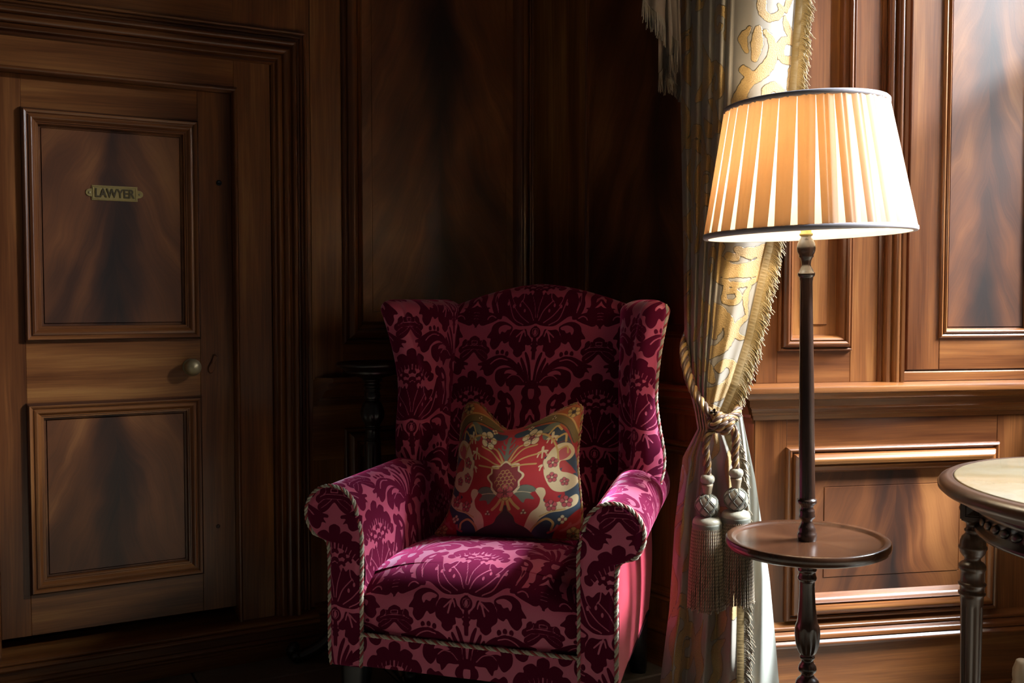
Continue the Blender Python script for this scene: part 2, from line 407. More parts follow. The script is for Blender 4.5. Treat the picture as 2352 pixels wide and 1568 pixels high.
# joint seen at pixels (437,1537)-(445,1568)
J = EYE + ray(437, 1537) * (-CAM_H / ray(437, 1537)[2])
for i in range(-5, 6):
    for j in range(-6, 3):
        c = J[:2] + WA.d * (i + .5) * TS + WA.n * -(j + .14) * TS
        if c[0] < -2.3 or c[0] > 2.6 or c[1] > 3.9 or c[1] < .5: continue
        if (c - WA.o) @ WA.n < -.2: continue
        o = bpy.data.objects.new('flagstone', FM); COL.objects.link(o); o.parent = bed
        o.matrix_local = Matrix.Translation((c[0], c[1], 0)) @ Matrix.Rotation(math.atan2(WA.d[1], WA.d[0]), 4, 'Z')
ceil = mesh('ceiling', [(-2.6, .9, ROOM_H), (3.2, .9, ROOM_H), (3.2, 4.4, ROOM_H), (-2.6, 4.4, ROOM_H)] +
            [(-2.6, .9, ROOM_H + .1), (3.2, .9, ROOM_H + .1), (3.2, 4.4, ROOM_H + .1), (-2.6, 4.4, ROOM_H + .1)],
            [(0, 3, 2, 1), (4, 5, 6, 7), (0, 1, 5, 4), (1, 2, 6, 5), (2, 3, 7, 6), (3, 0, 4, 7)], WOODD, smooth=False)  # unseen ceiling added to darken the upper walls; dark wood limits bounce
tag(ceil, 'unseen dark mahogany ceiling added to keep the upper room dim', 'ceiling', kind='structure')

# ---- profiles (inset from outer edge, proud)
BOLECT = [(0, 0), (.0, .004)] + rnd([(.002, .010), (.007, .017), (.014, .014)], 5) + [(.0165, .009), (.018, .0085)] + \
         rnd([(.020, .012), (.027, .013), (.034, .006)], 5) + [(.0355, .0045), (.038, .0045), (.039, .0015), (.043, .0012), (.045, -.006)]
BOLWIDE = [(0, 0), (0, .006)] + rnd([(.002, .010), (.007, .013), (.012, .011)], 4) + [(.013, .006), (.016, .006)] + \
          rnd([(.018, .016), (.030, .026), (.043, .024)], 6) + [(.045, .018), (.048, .017)] + rnd([(.050, .021), (.062, .014), (.072, -.004)], 6) + [(.076, -.008)]

# ---- wall A: the door wall
DO = (-.852, -.193, .158, 1.745)                                   # doorway opening on WA (u0,u1,v0,v1)
wl = empty('wall_left', M=WA.M); tag(wl, 'dark mahogany panelled wall with the door in it', 'wall', kind='structure')
def wbox(name, u0, u1, v0, v1, w1=0.0, mat=WOOD, grain='z', parent=wl, w0=-.12, c=.0006):
    return board(name, u0, u1, v0, v1, w0, w1, mat, parent, grain, c)
wbox('wall_board', -2.1, DO[0], 0, ROOM_H); wbox('wall_board', DO[0], DO[1], DO[3], ROOM_H, grain='x')
wbox('wall_board', DO[1], .86, 0, ROOM_H); wbox('wall_board', DO[0], DO[1], 0, DO[2] - .04, grain='x')
wbox('backing_board', DO[0] - .1, DO[1] + .1, 0, 1.9, -.125, w0=-.16)
# door casing: flat band, bead at the opening, stepped architrave outside
tr = empty('trim_1', M=WA.M); tag(tr, 'wide stepped mahogany casing around the door', 'trim', kind='structure')
ci = .018
board('casing_stile', DO[1] - .002, -.084, .118, DO[3] + .125, 0, ci, WOOD, tr, 'z')
board('casing_stile', DO[0] - .115, DO[0] + .002, .118, DO[3] + .125, 0, ci, WOOD, tr, 'z')
board('casing_head', DO[0] + .002, DO[1] - .002, DO[3], DO[3] + .125, 0, ci, WOOD, tr, 'x')
BEAD = [(.0, ci - .002)] + rnd([(.002, ci + .005), (.007, ci + .008), (.012, ci + .005), (.0135, ci - .003)], 4) + [(.014, -.03)]
frame('opening_bead', DO[0] - .010, DO[1] + .010, .118 - .05, DO[3] + .010, BEAD, WOOD, tr, sides=(0, 1, 1, 1))
ARCH = [(.0, 0), (0, .010)] + rnd([(.002, .014), (.006, .016), (.010, .013)], 4) + [(.011, .006), (.014, .006)] + rnd([(.015, .012), (.019, .014), (.022, .011)], 4) + \
       [(.024, .008), (.033, .008)] + rnd([(.034, .030), (.041, .042), (.050, .040), (.053, .030)], 5) + [(.055, .026), (.058, .026)] + \
       rnd([(.059, .034), (.068, .040), (.077, .035), (.079, .024)], 5) + rnd([(.081, .026), (.094, .030), (.099, .022)], 5) + [(.101, .019), (.104, .019)] + \
       rnd([(.105, .024), (.109, .025), (.112, .020)], 3) + [(.114, ci - .002)]
frame('architrave', DO[0] - .235, .033, .118 - .2, 1.947, ARCH, WOOD, tr, sides=(0, 1, 1, 1))
# raised threshold step in front of the door
st = empty('baseboard_left', M=WA.M); tag(st, 'stepped dark mahogany plinth below the door', 'baseboard', kind='structure')
run('step_moulding', -2.0, .047, [(0, 0), (0, .052), (.038, .052), (.040, .046), (.046, .046)] + rnd([(.048, .050), (.056, .056), (.064, .052)], 4) + [(.066, .047), (.088, .047)] +
    rnd([(.090, .058), (.097, .062), (.104, .058)], 4) + [(.106, .052)] + rnd([(.108, .055), (.114, .056), (.119, .048)], 4) + [(.121, .040), (.128, -.01), (.128, -.10)], WOOD, st)
run('skirting', .047, .852, [(0, 0), (0, .022), (.10, .022), (.104, .018)] + rnd([(.106, .024), (.118, .026), (.128, .014)], 4) + [(.131, .010), (.140, 0)], WOOD, st)
# right of the door: dado and the tall flame panel
board('stile', .047, .148, .86, ROOM_H, 0, .004, WOOD, wl, 'z', .001)
board('rail', .148, .852, .866, .975, 0, .0038, WOOD, wl, 'x', .001)
frame('panel_moulding', .148, .846, .972, 2.6, [(i, w_ + .004) for i, w_ in BOLWIDE], WOOD, wl)
def flame_panel(name, u0, u1, v0, v1, w1, parent, field=.032, raise_=.004, M=None):
    """raised and fielded veneer panel with its own origin at the middle"""
    cu, cv = (u0 + u1) / 2, (v0 + v1) / 2; a, b = (u1 - u0) / 2, (v1 - v0) / 2
    R0 = [(-a, -b), (a, -b), (a, b), (-a, b)]; i = field; g = .0015
    V = [(x, -(w1 - .02), z) for x, z in R0] + [(x, -w1, z) for x, z in R0]
    V += [(math.copysign(abs(x) - i, x), -w1, math.copysign(abs(z) - i, z)) for x, z in R0]
    V += [(math.copysign(abs(x) - i - g, x), -(w1 - .0025), math.copysign(abs(z) - i - g, z)) for x, z in R0]
    V += [(math.copysign(abs(x) - i - 2 * g, x), -(w1 + raise_ * .3), math.copysign(abs(z) - i - 2 * g, z)) for x, z in R0]
    F = [(16, 17, 18, 19)]
    for s_ in range(0, 16, 4):
        for k in range(4): F.append((s_ + k, s_ + (k + 1) % 4, s_ + 4 + (k + 1) % 4, s_ + 4 + k))
    V = np.array(V); uv = V[:, [0, 2]]
    return mesh(name, V, F, FLAME, parent, smooth=False, uv=uv, M=Matrix.Translation((cu, 0, cv)))
flame_panel('panel', .218, .780, 1.04, 2.53, .001, wl)
run('dado_rail', .050, .852, [(.775, 0), (.775, .006), (.790, .008), (.792, .014), (.800, .014)] + rnd([(.802, .020), (.815, .024), (.826, .030)], 4) + [(.828, .034), (.846, .034), (.848, .040)] +
    rnd([(.850, .044), (.858, .047), (.866, .044)], 3) + [(.867, .0)], WOOD, wl, miter=(1.1, -1))
board('rail', .047, .852, .60, .775, 0, .003, WOOD, wl, 'x', .001)
frame('panel_moulding', .150, .80, .20, .697, [(i * .9, w_) for i, w_ in BOLWIDE], WOOD, wl)
flame_panel('panel', .215, .735, .265, .632, .0012, wl)

# ---- wall B: returns toward the viewer behind the armchair, ends at the bay
wb = empty('wall_back', M=WB.M); tag(wb, 'dark panelled return wall behind the armchair and curtain', 'wall', kind='structure')
board('wall_board', -.02, B_LEN, 0, ROOM_H, -.12, 0, WOOD, wb, 'z', .0006)
bu = [WB.on(x, 400)[0] for x in (1228, 1349, 1530)]
board('stile', .010, bu[1], .86, ROOM_H, 0, .004, WOOD, wb, 'z', .0015)
vrun('corner_bead', .0, ROOM_H, [(.002, 0)] + rnd([(.003, .008), (.009, .013), (.015, .008)], 4) + [(.016, .004)], WOOD, wb)
frame('panel_bead', bu[1] - .004, B_LEN - .03, 1.0, 2.6, [(0, .004)] + rnd([(.001, .008), (.006, .012), (.011, .008)], 4) + [(.012, .003), (.020, .001)], WOOD, wb)
flame_panel('panel', bu[1] + .012, B_LEN - .045, 1.02, 2.58, .002, wb, field=.02)
run('dado_rail', .0, B_LEN, [(.775, 0), (.775, .006), (.790, .008), (.792, .014), (.800, .014)] + rnd([(.802, .020), (.815, .024), (.826, .030)], 4) + [(.828, .034), (.846, .034), (.848, .040)] +
    rnd([(.850, .044), (.858, .047), (.866, .044)], 3) + [(.867, .0)], WOOD, wb, miter=(1, 0))
run('skirting', .0, B_LEN, [(0, 0), (0, .022), (.10, .022), (.104, .018)] + rnd([(.106, .024), (.118, .026), (.128, .014)], 4) + [(.131, .010), (.140, 0)], WOOD, wb, miter=(1, 0))
frame('panel_moulding', .10, B_LEN - .08, .20, .697, BOLECT, WOOD, wb)

# ---- wall C: panelled cheek of the bay, lit by the window
wc = empty('wall_right', M=WC.M); tag(wc, 'golden mahogany panelled bay wall behind the floor lamp', 'wall', kind='structure')
board('wall_board', -.853, C_END, 0, ROOM_H, -.12, 0, WOOD, wc, 'z', .004)
board('stile', -.851, -.79, .886, ROOM_H, 0, .004, WOOD, wc, 'z', .0012)
board('stile', -.572, -.490, .886, ROOM_H, 0, .004, WOOD, wc, 'z', .0012)
board('rail', -.79, -.572, .886, .977, 0, .0036, WOOD, wc, 'x', .0012)
frame('panel_moulding', -.790, -.570, .974, 2.6, [(i * .62, w_ + .0035) for i, w_ in BOLWIDE], WOOD, wc)
def plain_panel(name, u0, u1, v0, v1, w1, parent, field=.028, grain='z'):
    V = np.array([(u0, -(w1 - .01), v0), (u1, -(w1 - .01), v0), (u1, -(w1 - .01), v1), (u0, -(w1 - .01), v1)] +
                 [(u0, -w1, v0), (u1, -w1, v0), (u1, -w1, v1), (u0, -w1, v1)] +
                 [(u0 + field, -w1, v0 + field), (u1 - field, -w1, v0 + field), (u1 - field, -w1, v1 - field), (u0 + field, -w1, v1 - field)] +
                 [(u0 + field + .002, -w1 - .005, v0 + field + .002), (u1 - field - .002, -w1 - .005, v0 + field + .002), (u1 - field - .002, -w1 - .005, v1 - field - .002), (u0 + field + .002, -w1 - .005, v1 - field - .002)])
    F = [(12, 13, 14, 15)]
    for s_ in (0, 4, 8):
        for k in range(4): F.append((s_ + k, s_ + (k + 1) % 4, s_ + 4 + (k + 1) % 4, s_ + 4 + k))
    uv = V[:, [2, 0]] if grain == 'z' else V[:, [0, 2]]
    return mesh(name, V, F, WOOD, parent, smooth=False, uv=uv)
plain_panel('panel', -.745, -.615, 1.018, 2.56, .001, wc)
vrun('architrave', .886, ROOM_H, [(-.490, 0), (-.490, .006)] + rnd([(-.486, .010), (-.481, .011), (-.477, .008)], 3) + [(-.475, .007), (-.473, .016)] + rnd([(-.470, .020), (-.462, .021), (-.454, .017)], 4) +
     [(-.452, .015), (-.449, .026)] + rnd([(-.446, .029), (-.440, .030), (-.434, .028)], 3) + [(-.432, .032), (-.424, .034), (-.4235, .0)], WOOD, wc)
run('dado_rail', -.853, C_END, [(.785, 0), (.785, .006), (.797, .008), (.799, .014), (.806, .015)] + rnd([(.808, .018), (.816, .020), (.822, .028)], 4) + [(.824, .033), (.842, .033), (.843, .038)] +
    rnd([(.846, .043), (.855, .050), (.861, .052)], 3) + [(.863, .060), (.874, .062), (.879, .060), (.885, .040), (.886, 0)], WOOD, wc, miter=(-.85, -1))
board('sill_board', -.420, C_END, .886, .914, 0, .020, WOOD, wc, 'x', .003)
board('stile', -.851, -.758, .215, .785, 0, .003, WOOD, wc, 'z', .0012)
board('stile', -.108, C_END, .215, .785, 0, .003, WOOD, wc, 'z', .0012)
board('rail', -.758, -.108, .706, .785, 0, .0026, WOOD, wc, 'x', .0012)
frame('panel_moulding', -.760, -.106, .222, .708, [(i * 1.05, w_ * 1.25 + .003) for i, w_ in BOLWIDE], WOOD, wc)
flame_panel('panel', -.685, -.182, .296, .634, .0015, wc, field=.040)
run('baseboard', -.853, C_END, [(.0, 0), (0, .030), (.012, .030), (.016, .022), (.150, .022), (.153, .030)] + rnd([(.155, .036), (.164, .040), (.172, .034)], 4) + [(.175, .030)] + rnd([(.177, .034), (.188, .032), (.196, .020)], 4) +
    [(.198, .018)] + rnd([(.200, .022), (.207, .022), (.213, .012)], 4) + [(.216, .006), (.222, 0)], WOOD, wc, miter=(-.85, -1))

# shutter leaf folded back against the cheek
sh = empty('window_shutter', M=WC.M)
tag(sh, 'tall mahogany window shutter with flame veneer panel at right edge', 'shutter')
s0, s1, t0, t1 = -.404, .085, .918, 2.62
sw = .014
board('stile', s0, -.305, t0, t1, .001, sw, WOOD, sh, 'z', .002)
board('stile', -.01, s1, t0, t1, .001, sw, WOOD, sh, 'z', .002)
board('rail', -.305, -.01, t0, 1.010, .001, sw - .0004, WOOD, sh, 'x', .002)
board('rail', -.305, -.01, 2.52, t1, .001, sw - .0004, WOOD, sh, 'x', .002)
frame('panel_moulding', -.308, -.007, 1.007, 2.523, [(0, sw - .001), (.0, sw + .001)] + [(i, w_ + sw) for i, w_ in rnd([(.001, .004), (.005, .008), (.010, .006)], 4)] + [(.011, sw + .001), (.013, sw + .001)] +
      [(i, w_ + sw) for i, w_ in rnd([(.014, .006), (.019, .009), (.025, .002)], 4)] + [(.027, sw - .008)], WOOD, sh)
flame_panel('panel', -.284, -.031, 1.03, 2.50, sw - .007, sh, field=.006)

# ---- wall D: window wall of the bay, out of the picture to the right
wd = empty('wall_window', M=WD.M); tag(wd, 'window wall of the bay to the right', 'wall', kind='structure')
board('wall_board', -.02, WIN[0], 0, ROOM_H, -.12, 0, WOOD, wd, 'z'); board('wall_board', WIN[1], 2.8, 0, ROOM_H, -.12, 0, WOOD, wd, 'z')
board('wall_board', WIN[0], WIN[1], 0, WIN[2], -.12, 0, WOOD, wd, 'x'); board('wall_board', WIN[0], WIN[1], WIN[3], ROOM_H, -.12, 0, WOOD, wd, 'x')
wn = empty('window_1', M=WD.M); tag(wn, 'tall white framed bay window lighting the room', 'window', kind='structure')
um = (WIN[0] + WIN[1]) / 2; vm = WIN[2] + (WIN[3] - WIN[2]) * .55
for u0, u1, v0, v1 in ((WIN[0], WIN[0] + .04, WIN[2], WIN[3]), (WIN[1] - .04, WIN[1], WIN[2], WIN[3]), (um - .025, um + .025, WIN[2], WIN[3])):
    board('frame_post', u0, u1, v0, v1, -.10, -.05, OUTW, wn, 'z')
for u0, u1, v0, v1 in ((WIN[0] + .04, um - .025, WIN[2], WIN[2] + .04), (um + .025, WIN[1] - .04, WIN[2], WIN[2] + .04), (WIN[0] + .04, um - .025, WIN[3] - .04, WIN[3]), (um + .025, WIN[1] - .04, WIN[3] - .04, WIN[3]),
                       (WIN[0] + .04, um - .025, vm - .015, vm + .015), (um + .025, WIN[1] - .04, vm - .015, vm + .015)):
    board('frame_rail', u0, u1, v0, v1, -.10, -.05, OUTW, wn, 'x')
for u0, u1 in ((WIN[0] + .04, um - .025), (um + .025, WIN[1] - .04)):
    for v0, v1 in ((WIN[2] + .04, vm - .015), (vm + .015, WIN[3] - .04)):
        board('pane', u0, u1, v0, v1, -.079, -.075, PANE, wn, 'z', .0005)

# ---- the door
dr = empty('door_1', M=WA.M); tag(dr, 'dark mahogany two-panel door with brass plate and knob', 'door', kind='structure')
dw = -.014
g = .004
D0, D1, DB, DT = DO[0] + g, DO[1] - g, DO[2] + .004, DO[3] - g
pU = (-.770, -.292, .998, 1.648); pL = (-.776, -.300, .280, .822)
lx, rx = -.772, -.296
board('stile', D0, lx, DB, DT, dw - .045, dw, WOOD, dr, 'z', .0012); board('stile', rx, D1, DB, DT, dw - .045, dw, WOOD, dr, 'z', .0012)
board('rail', lx, rx, pU[3], DT, dw - .045, dw - .0006, WOOD, dr, 'x', .0012); board('rail', lx, rx, pL[3], pU[2], dw - .045, dw - .0006, WOOD, dr, 'x', .0012)
board('rail', lx, rx, DB, pL[2], dw - .045, dw - .0006, WOOD, dr, 'x', .0012)
for (a, b, c, d) in (pU, pL):
    frame('panel_moulding', lx - .002, rx + .002, c - .002, d + .002, [(i, w_ + dw) for i, w_ in BOLECT[:8]], WOODD, dr)
    frame('inner_moulding', lx + .012, rx - .012, c + .012, d - .012, [(i - .014, w_ + dw) for i, w_ in BOLECT[7:]], WOOD, dr)
    flame_panel('panel', lx + .040, rx - .040, c + .040, d - .040, dw - .012, dr, field=.008, raise_=.006)
# brass name plate
pc = np.mean([WA.on(263, 425, dw), WA.on(263, 462, dw)], axis=0); pa = WA.on(197, 440, dw)[0]; pb = WA.on(330, 444, dw)[0]
pc = ((pa + pb) / 2, pc[1]); hw, hh = (pb - pa) / 2, .0215
MP = Matrix.Translation((pc[0], -(dw - .011), pc[1]))
def plate_outline(hw, hh):
    e = hw - .016; pts = [(-e, -hh), (e, -hh), (e, -hh * .55)]
    for k in range(9): a = R(-90 + 180 * k / 8); pts.append((hw - .012 + .012 * math.cos(a), .011 * math.sin(a)))
    pts += [(e, hh * .55), (e, hh), (-e, hh), (-e, hh * .55)]
    for k in range(9): a = R(90 + 180 * k / 8); pts.append((-hw + .012 + .012 * math.cos(a), .011 * math.sin(a)))
    return pts + [(-e, -hh * .55)]
def extr(pts, w0, w1, c=.0008):
    n = len(pts); P = np.array(pts); ctr = P.mean(0); Pi = ctr + (P - ctr) * (1 - c / np.maximum(np.linalg.norm(P - ctr, axis=1), .004))[:, None]
    V = [(x, -w0, z) for x, z in P] + [(x, -(w1 - c), z) for x, z in P] + [(x, -w1, z) for x, z in Pi]
    F = [tuple(range(2 * n, 3 * n))]
    for s_ in (0, n):
        for k in range(n): F.append((s_ + k, s_ + (k + 1) % n, s_ + n + (k + 1) % n, s_ + n + k))
    return V, F
V, F = extr(plate_outline(hw, hh), 0, .003)
npl = mesh('name_plate', V, F, BRASS, dr, smooth=False, M=MP); tag(npl, 'small brass plate lettered LAWYER')
e = hw - .019
fr_ = frame('plate_border', -e, e, -hh + .0025, hh - .0025, [(0, .0028), (.0005, .0044), (.0018, .0044), (.0023, .0028)], BRASS, npl)
tx = bpy.data.curves.new('lettering', 'FONT'); tx.body = 'LAWYER'; tx.size = .034; tx.align_x = 'CENTER'; tx.align_y = 'CENTER'; tx.extrude = .0013; tx.offset = .0007
to = bpy.data.objects.new('lettering_src', tx); COL.objects.link(to)
bpy.context.view_layer.update(); me = bpy.data.meshes.new_from_object(to.evaluated_get(bpy.context.evaluated_depsgraph_get())); bpy.data.objects.remove(to)
co = np.array([v.co[:] for v in me.vertices]); wd_ = co[:, 0].max() - co[:, 0].min(); ht_ = co[:, 1].max() - co[:, 1].min()
for v in me.vertices: v.co.x *= (2 * e - .012) / wd_; v.co.y = (v.co.y - (co[:, 1].max() + co[:, 1].min()) / 2) * (.026 / ht_)
me.name = 'lettering'; me.materials.clear(); me.materials.append(LETTER)
lo = bpy.data.objects.new('lettering', me); COL.objects.link(lo); lo.parent = npl
lo.matrix_local = Matrix.Translation((0, -.0036, 0)) @ Matrix.Rotation(R(90), 4, 'X')
for sx in (-1, 1):
    V, F = lathe([(0, .0036), (.0012, .0034), (.0020, .0022), (.0022, .0004)], 12)
    mesh('screw', V, F, DARKBRASS, npl, M=Matrix.Translation((sx * (hw - .0105), -.0028, 0)) @ Matrix.Rotation(R(90), 4, 'X'))
# knob: ribbed beehive on a round rose
ku, kv = WA.on(438, 842, dw)
KM = Matrix.Translation((ku, -dw, kv)) @ Matrix.Rotation(R(90), 4, 'X')
kn = lathe_obj('door_knob', [(0, .0245), (.003, .0245), (.005, .0215), (.006, .014), (.016, .011), (.020, .012), (.022, .021), (.026, .0245), (.031, .0250)] +
               [(.031 + .0022 * i, .0250 * math.sqrt(max(0, 1 - (i / 9.4) ** 2)) + (.0007 if i % 2 else -.0004)) for i in range(1, 10)] + [(.0525, .0004)], DARKBRASS, dr, KM, 36)
tag(kn, 'ribbed beehive brass knob')
# drop-shaped keyhole cover, small bolt plate and lower peg
eu, ev = WA.on(487, 837, dw)
ek = mesh('keyhole_cover', *extr([(-.006, -.024), (0, -.028), (.006, -.024), (.010, -.013), (.010, -.004), (.005, .006), (.005, .014), (.009, .020), (.008, .028), (.002, .031), (-.003, .029), (-.004, .020), (-.004, .008), (-.009, -.004), (-.010, -.014)], 0, .009, .003),
          WOOD, dr, smooth=False, M=Matrix.Translation((eu, -dw, ev)) @ Matrix.Rotation(R(14), 4, 'Y'))
lu, lv = WA.on(503, 420, dw)
lathe_obj('lock_button', [(0, .0085), (.003, .0080), (.0045, .0055), (.003, .004), (.003, .0004)], IRON, dr, Matrix.Translation((lu, -dw, lv)) @ Matrix.Rotation(R(90), 4, 'X'), 18)
lu, lv = WA.on(501, 1208, dw)
lathe_obj('peg', [(0, .006), (.0015, .0055), (.002, .003), (.001, .0004)], WOODD, dr, Matrix.Translation((lu, -dw, lv)) @ Matrix.Rotation(R(90), 4, 'X'), 14)
# ------------------------------------------------------------------ woven patterns as distance fields
def inside(poly, X, Y):
    r = np.zeros(X.shape, bool); n = len(poly)
    for i in range(n):
        x0, y0 = poly[i]; x1, y1 = poly[(i + 1) % n]
        c = (y0 > Y) != (y1 > Y)
        if y1 != y0: r ^= c & (X < (x1 - x0) * (Y - y0) / (y1 - y0) + x0)
    return r
def segd(poly, X, Y, closed, wid=None):
    d = np.full(X.shape, 1e9); n = len(poly)
    for i in range(n if closed else n - 1):
        a = poly[i]; b = poly[(i + 1) % n]; e = b - a; L = e @ e + 1e-12
        t = np.clip(((X - a[0]) * e[0] + (Y - a[1]) * e[1]) / L, 0, 1)
        q = np.hypot(X - a[0] - t * e[0], Y - a[1] - t * e[1])
        if wid is not None: q = q - (wid[i] + (wid[(i + 1) % n] - wid[i]) * t)
        d = np.minimum(d, q)
    return d
class Field:
    def __init__(s, x0, x1, y0, y1, h):
        s.x = np.arange(x0, x1 + h, h); s.y = np.arange(y0, y1 + h, h); s.h = h
        s.X, s.Y = np.meshgrid(s.x, s.y); s.D = np.full(s.X.shape, -60.0)
    def _win(s, P, m):
        i0 = np.searchsorted(s.x, P[:, 0].min() - m); i1 = np.searchsorted(s.x, P[:, 0].max() + m)
        j0 = np.searchsorted(s.y, P[:, 1].min() - m); j1 = np.searchsorted(s.y, P[:, 1].max() + m)
        return (slice(j0, j1), slice(i0, i1)) if i1 > i0 and j1 > j0 else None
    def poly(s, P, cut=False):
        w_ = s._win(P, 40)
        if w_ is None: return
        X, Y = s.X[w_], s.Y[w_]; d = segd(P, X, Y, True); d = np.where(inside(P, X, Y), d, -d)
        s.D[w_] = np.minimum(s.D[w_], -d) if cut else np.maximum(s.D[w_], d)
    def stroke(s, P, wid, cut=False):
        P = np.asarray(P, float); wid = np.broadcast_to(np.asarray(wid, float), (len(P),)) / 2
        w_ = s._win(P, 40 + wid.max())
        if w_ is None: return
        d = -segd(P, s.X[w_], s.Y[w_], False, wid)
        s.D[w_] = np.minimum(s.D[w_], -d) if cut else np.maximum(s.D[w_], d)
    def sample(s, x, y):
        fx = np.clip((x - s.x[0]) / s.h, 0, len(s.x) - 1.001); fy = np.clip((y - s.y[0]) / s.h, 0, len(s.y) - 1.001)
        i = fx.astype(int); j = fy.astype(int); u = fx - i; v = fy - j; D = s.D
        return (D[j, i] * (1 - u) + D[j, i + 1] * u) * (1 - v) + (D[j + 1, i] * (1 - u) + D[j + 1, i + 1] * u) * v

# ---- the damask: half-drop repeat mirrored on its axes; drawn in units of 1/3600 m
DX, DY, DU = 722.0, 1302.0, 3420.0
def make_damask():
    f = Field(0, DX, -DY, DY, 5.0)
    def copies(P):
        P = np.asarray(P, float)
        for k in (-2, -1, 0, 1, 2):
            c = 0.0 if k % 2 == 0 else DX
            for sx in (1, -1):
                for ex in ((0, 2 * DX) if k % 2 == 0 else (0,)):
                    yield np.stack([c + ex + sx * P[:, 0], P[:, 1] + DY * k], 1)
    ops = []
    def T(L, ax=975.0, st=1.0): return [((x - ax), (565 - (y - .058 * (x - ax))) * (st if (565 - (y - .058 * (x - ax))) > 0 else 1)) for x, y in L]
    def add(L, sm=4): ops.append(('p', 0, catmull(L, sm, True)))
    def cut(L, sm=4): ops.append(('p', 1, catmull(L, sm, True)))
    def line(L, w_, c=True): ops.append(('s', c, (catmull(L, 4), w_)))
    def ell(x, y, a, b, c=False):
        t = np.linspace(0, 2 * math.pi, 22, endpoint=False); ops.append(('p', c, np.stack([x + a * np.cos(t), y + b * np.sin(t)], 1)))
    S = 1.45
    # calyx bowl and its veins
    add(T([(975, 562), (1060, 590), (1180, 598), (1260, 565), (1340, 530), (1440, 518), (1425, 480), (1400, 420), (1415, 350), (1385, 298), (1330, 285), (1300, 330), (1275, 372), (1240, 365), (1205, 372), (1165, 340), (1120, 330), (1090, 345), (1060, 318), (1040, 345), (1010, 300), (960, 300), (960, 560)], st=S))
    for L, w_ in (([(1004, 540), (1050, 470), (1110, 425), (1160, 395)], 11), ([(1060, 560), (1150, 520), (1215, 475), (1250, 440)], 11), ([(1125, 582), (1235, 540), (1295, 440), (1318, 392)], 12),
                  ([(985, 515), (1000, 430), (1035, 350)], 9), ([(1290, 330), (1262, 400), (1225, 440)], 10), ([(1130, 330), (1140, 380), (1170, 410)], 10)): line(T(L, st=S), w_)
    for x, y in ((1175, 432), (1252, 445), (1118, 470), (1318, 430)): ell(*T([(x, y)], st=S)[0], 12, 22, True)
    # side leaf of the calyx
    add(T([(1380, 540), (1440, 505), (1490, 480), (1560, 468), (1630, 488), (1662, 550), (1652, 612), (1612, 628), (1562, 610), (1500, 585), (1440, 555)]))
    line(T([(1455, 528), (1500, 508), (1540, 525), (1555, 552)]), 13)
    # lower leaves
    add(T([(1250, 606), (1330, 566), (1410, 566), (1470, 600), (1495, 640), (1502, 678), (1548, 756), (1500, 764), (1506, 826), (1460, 884), (1405, 850), (1362, 778), (1330, 806), (1275, 770), (1270, 700), (1245, 650)]))
    cut(T([(1262, 618), (1330, 598), (1392, 622), (1412, 662), (1392, 708), (1372, 672), (1332, 684), (1308, 652), (1275, 645)]))
    add(T([(1090, 625), (1150, 640), (1220, 640), (1260, 700), (1276, 780), (1266, 826), (1216, 868), (1216, 906), (1165, 946), (1113, 912), (1104, 880), (1074, 860), (1080, 800), (1050, 806), (1008, 786), (1020, 722), (1058, 690), (1075, 642)]))
    line(T([(1108, 640), (1130, 690), (1152, 770)]), 17); line(T([(1128, 655), (1160, 690), (1192, 722)]), 14); line(T([(1098, 650), (1084, 705)]), 14)
    line(T([(985, 568), (1060, 604), (1180, 612), (1260, 583), (1340, 548), (1430, 548)]), 13)
    # bud and fishbone
    add(T([(955, 592), (985, 592), (1020, 615), (1036, 660), (1022, 705), (985, 722), (955, 722)])); line([(0, -45), (30, -60), (32, -100), (10, -130), (0, -132)], 8); ell(0, -90, 16, 30, True)
    line(T([(1000, 588), (1042, 620), (1052, 670), (1030, 715), (1000, 735)]), 9)
    add(T([(955, 728), (985, 740), (1008, 772), (992, 786), (1024, 806), (1000, 826), (1014, 862), (990, 872), (976, 948), (955, 948)]), 2)
    # palmette
    A = 948.0
    add(T([(957, 1200), (967, 1080), (990, 960), (1030, 882), (1052, 890), (1032, 960), (1002, 1060), (978, 1200)], A)); add(T([(988, 1200), (1012, 1080), (1050, 990), (1085, 938), (1097, 970), (1062, 1060), (1012, 1200)], A))
    add(T([(1014, 1195), (1060, 1085), (1110, 998), (1127, 1010), (1112, 1070), (1046, 1185)], A))
    add(T([(1030, 1200), (1085, 1085), (1152, 1002), (1232, 956), (1312, 936), (1402, 950), (1472, 986), (1540, 1028), (1602, 1048), (1602, 1076), (1552, 1076), (1586, 1130), (1540, 1116), (1522, 1162), (1480, 1182), (1420, 1152), (1390, 1102), (1332, 1058), (1262, 1044), (1184, 1068), (1114, 1112), (1045, 1205)], A))
    line(T([(1250, 985), (1330, 972), (1400, 1000), (1450, 1045)], A), 13)
    for x, y in ((1262, 915), (1318, 902), (1378, 912)): ell(*T([(x, y)], A)[0], 22, 30)
    line(T([(1240, 955), (1320, 925), (1410, 945)], A), 9)
    add(T([(1050, 1190), (1130, 1098), (1222, 1066), (1312, 1080), (1372, 1112), (1387, 1172), (1372, 1232), (1310, 1284), (1268, 1250), (1243, 1192), (1200, 1150), (1120, 1150)], A))
    cut(T([(1120, 1122), (1190, 1086), (1256, 1100), (1276, 1140), (1240, 1128), (1180, 1130)], A))
    add(T([(1010, 1225), (1062, 1164), (1132, 1134), (1202, 1152), (1248, 1202), (1242, 1262), (1212, 1272), (1196, 1324), (1160, 1290), (1128, 1250), (1060, 1246)], A))
    line(T([(1040, 1205), (1100, 1150), (1180, 1140), (1232, 1180)], A), 11)
    add([(-10, -615), (60, -640), (80, -690), (60, -702), (-10, -705)], 2)
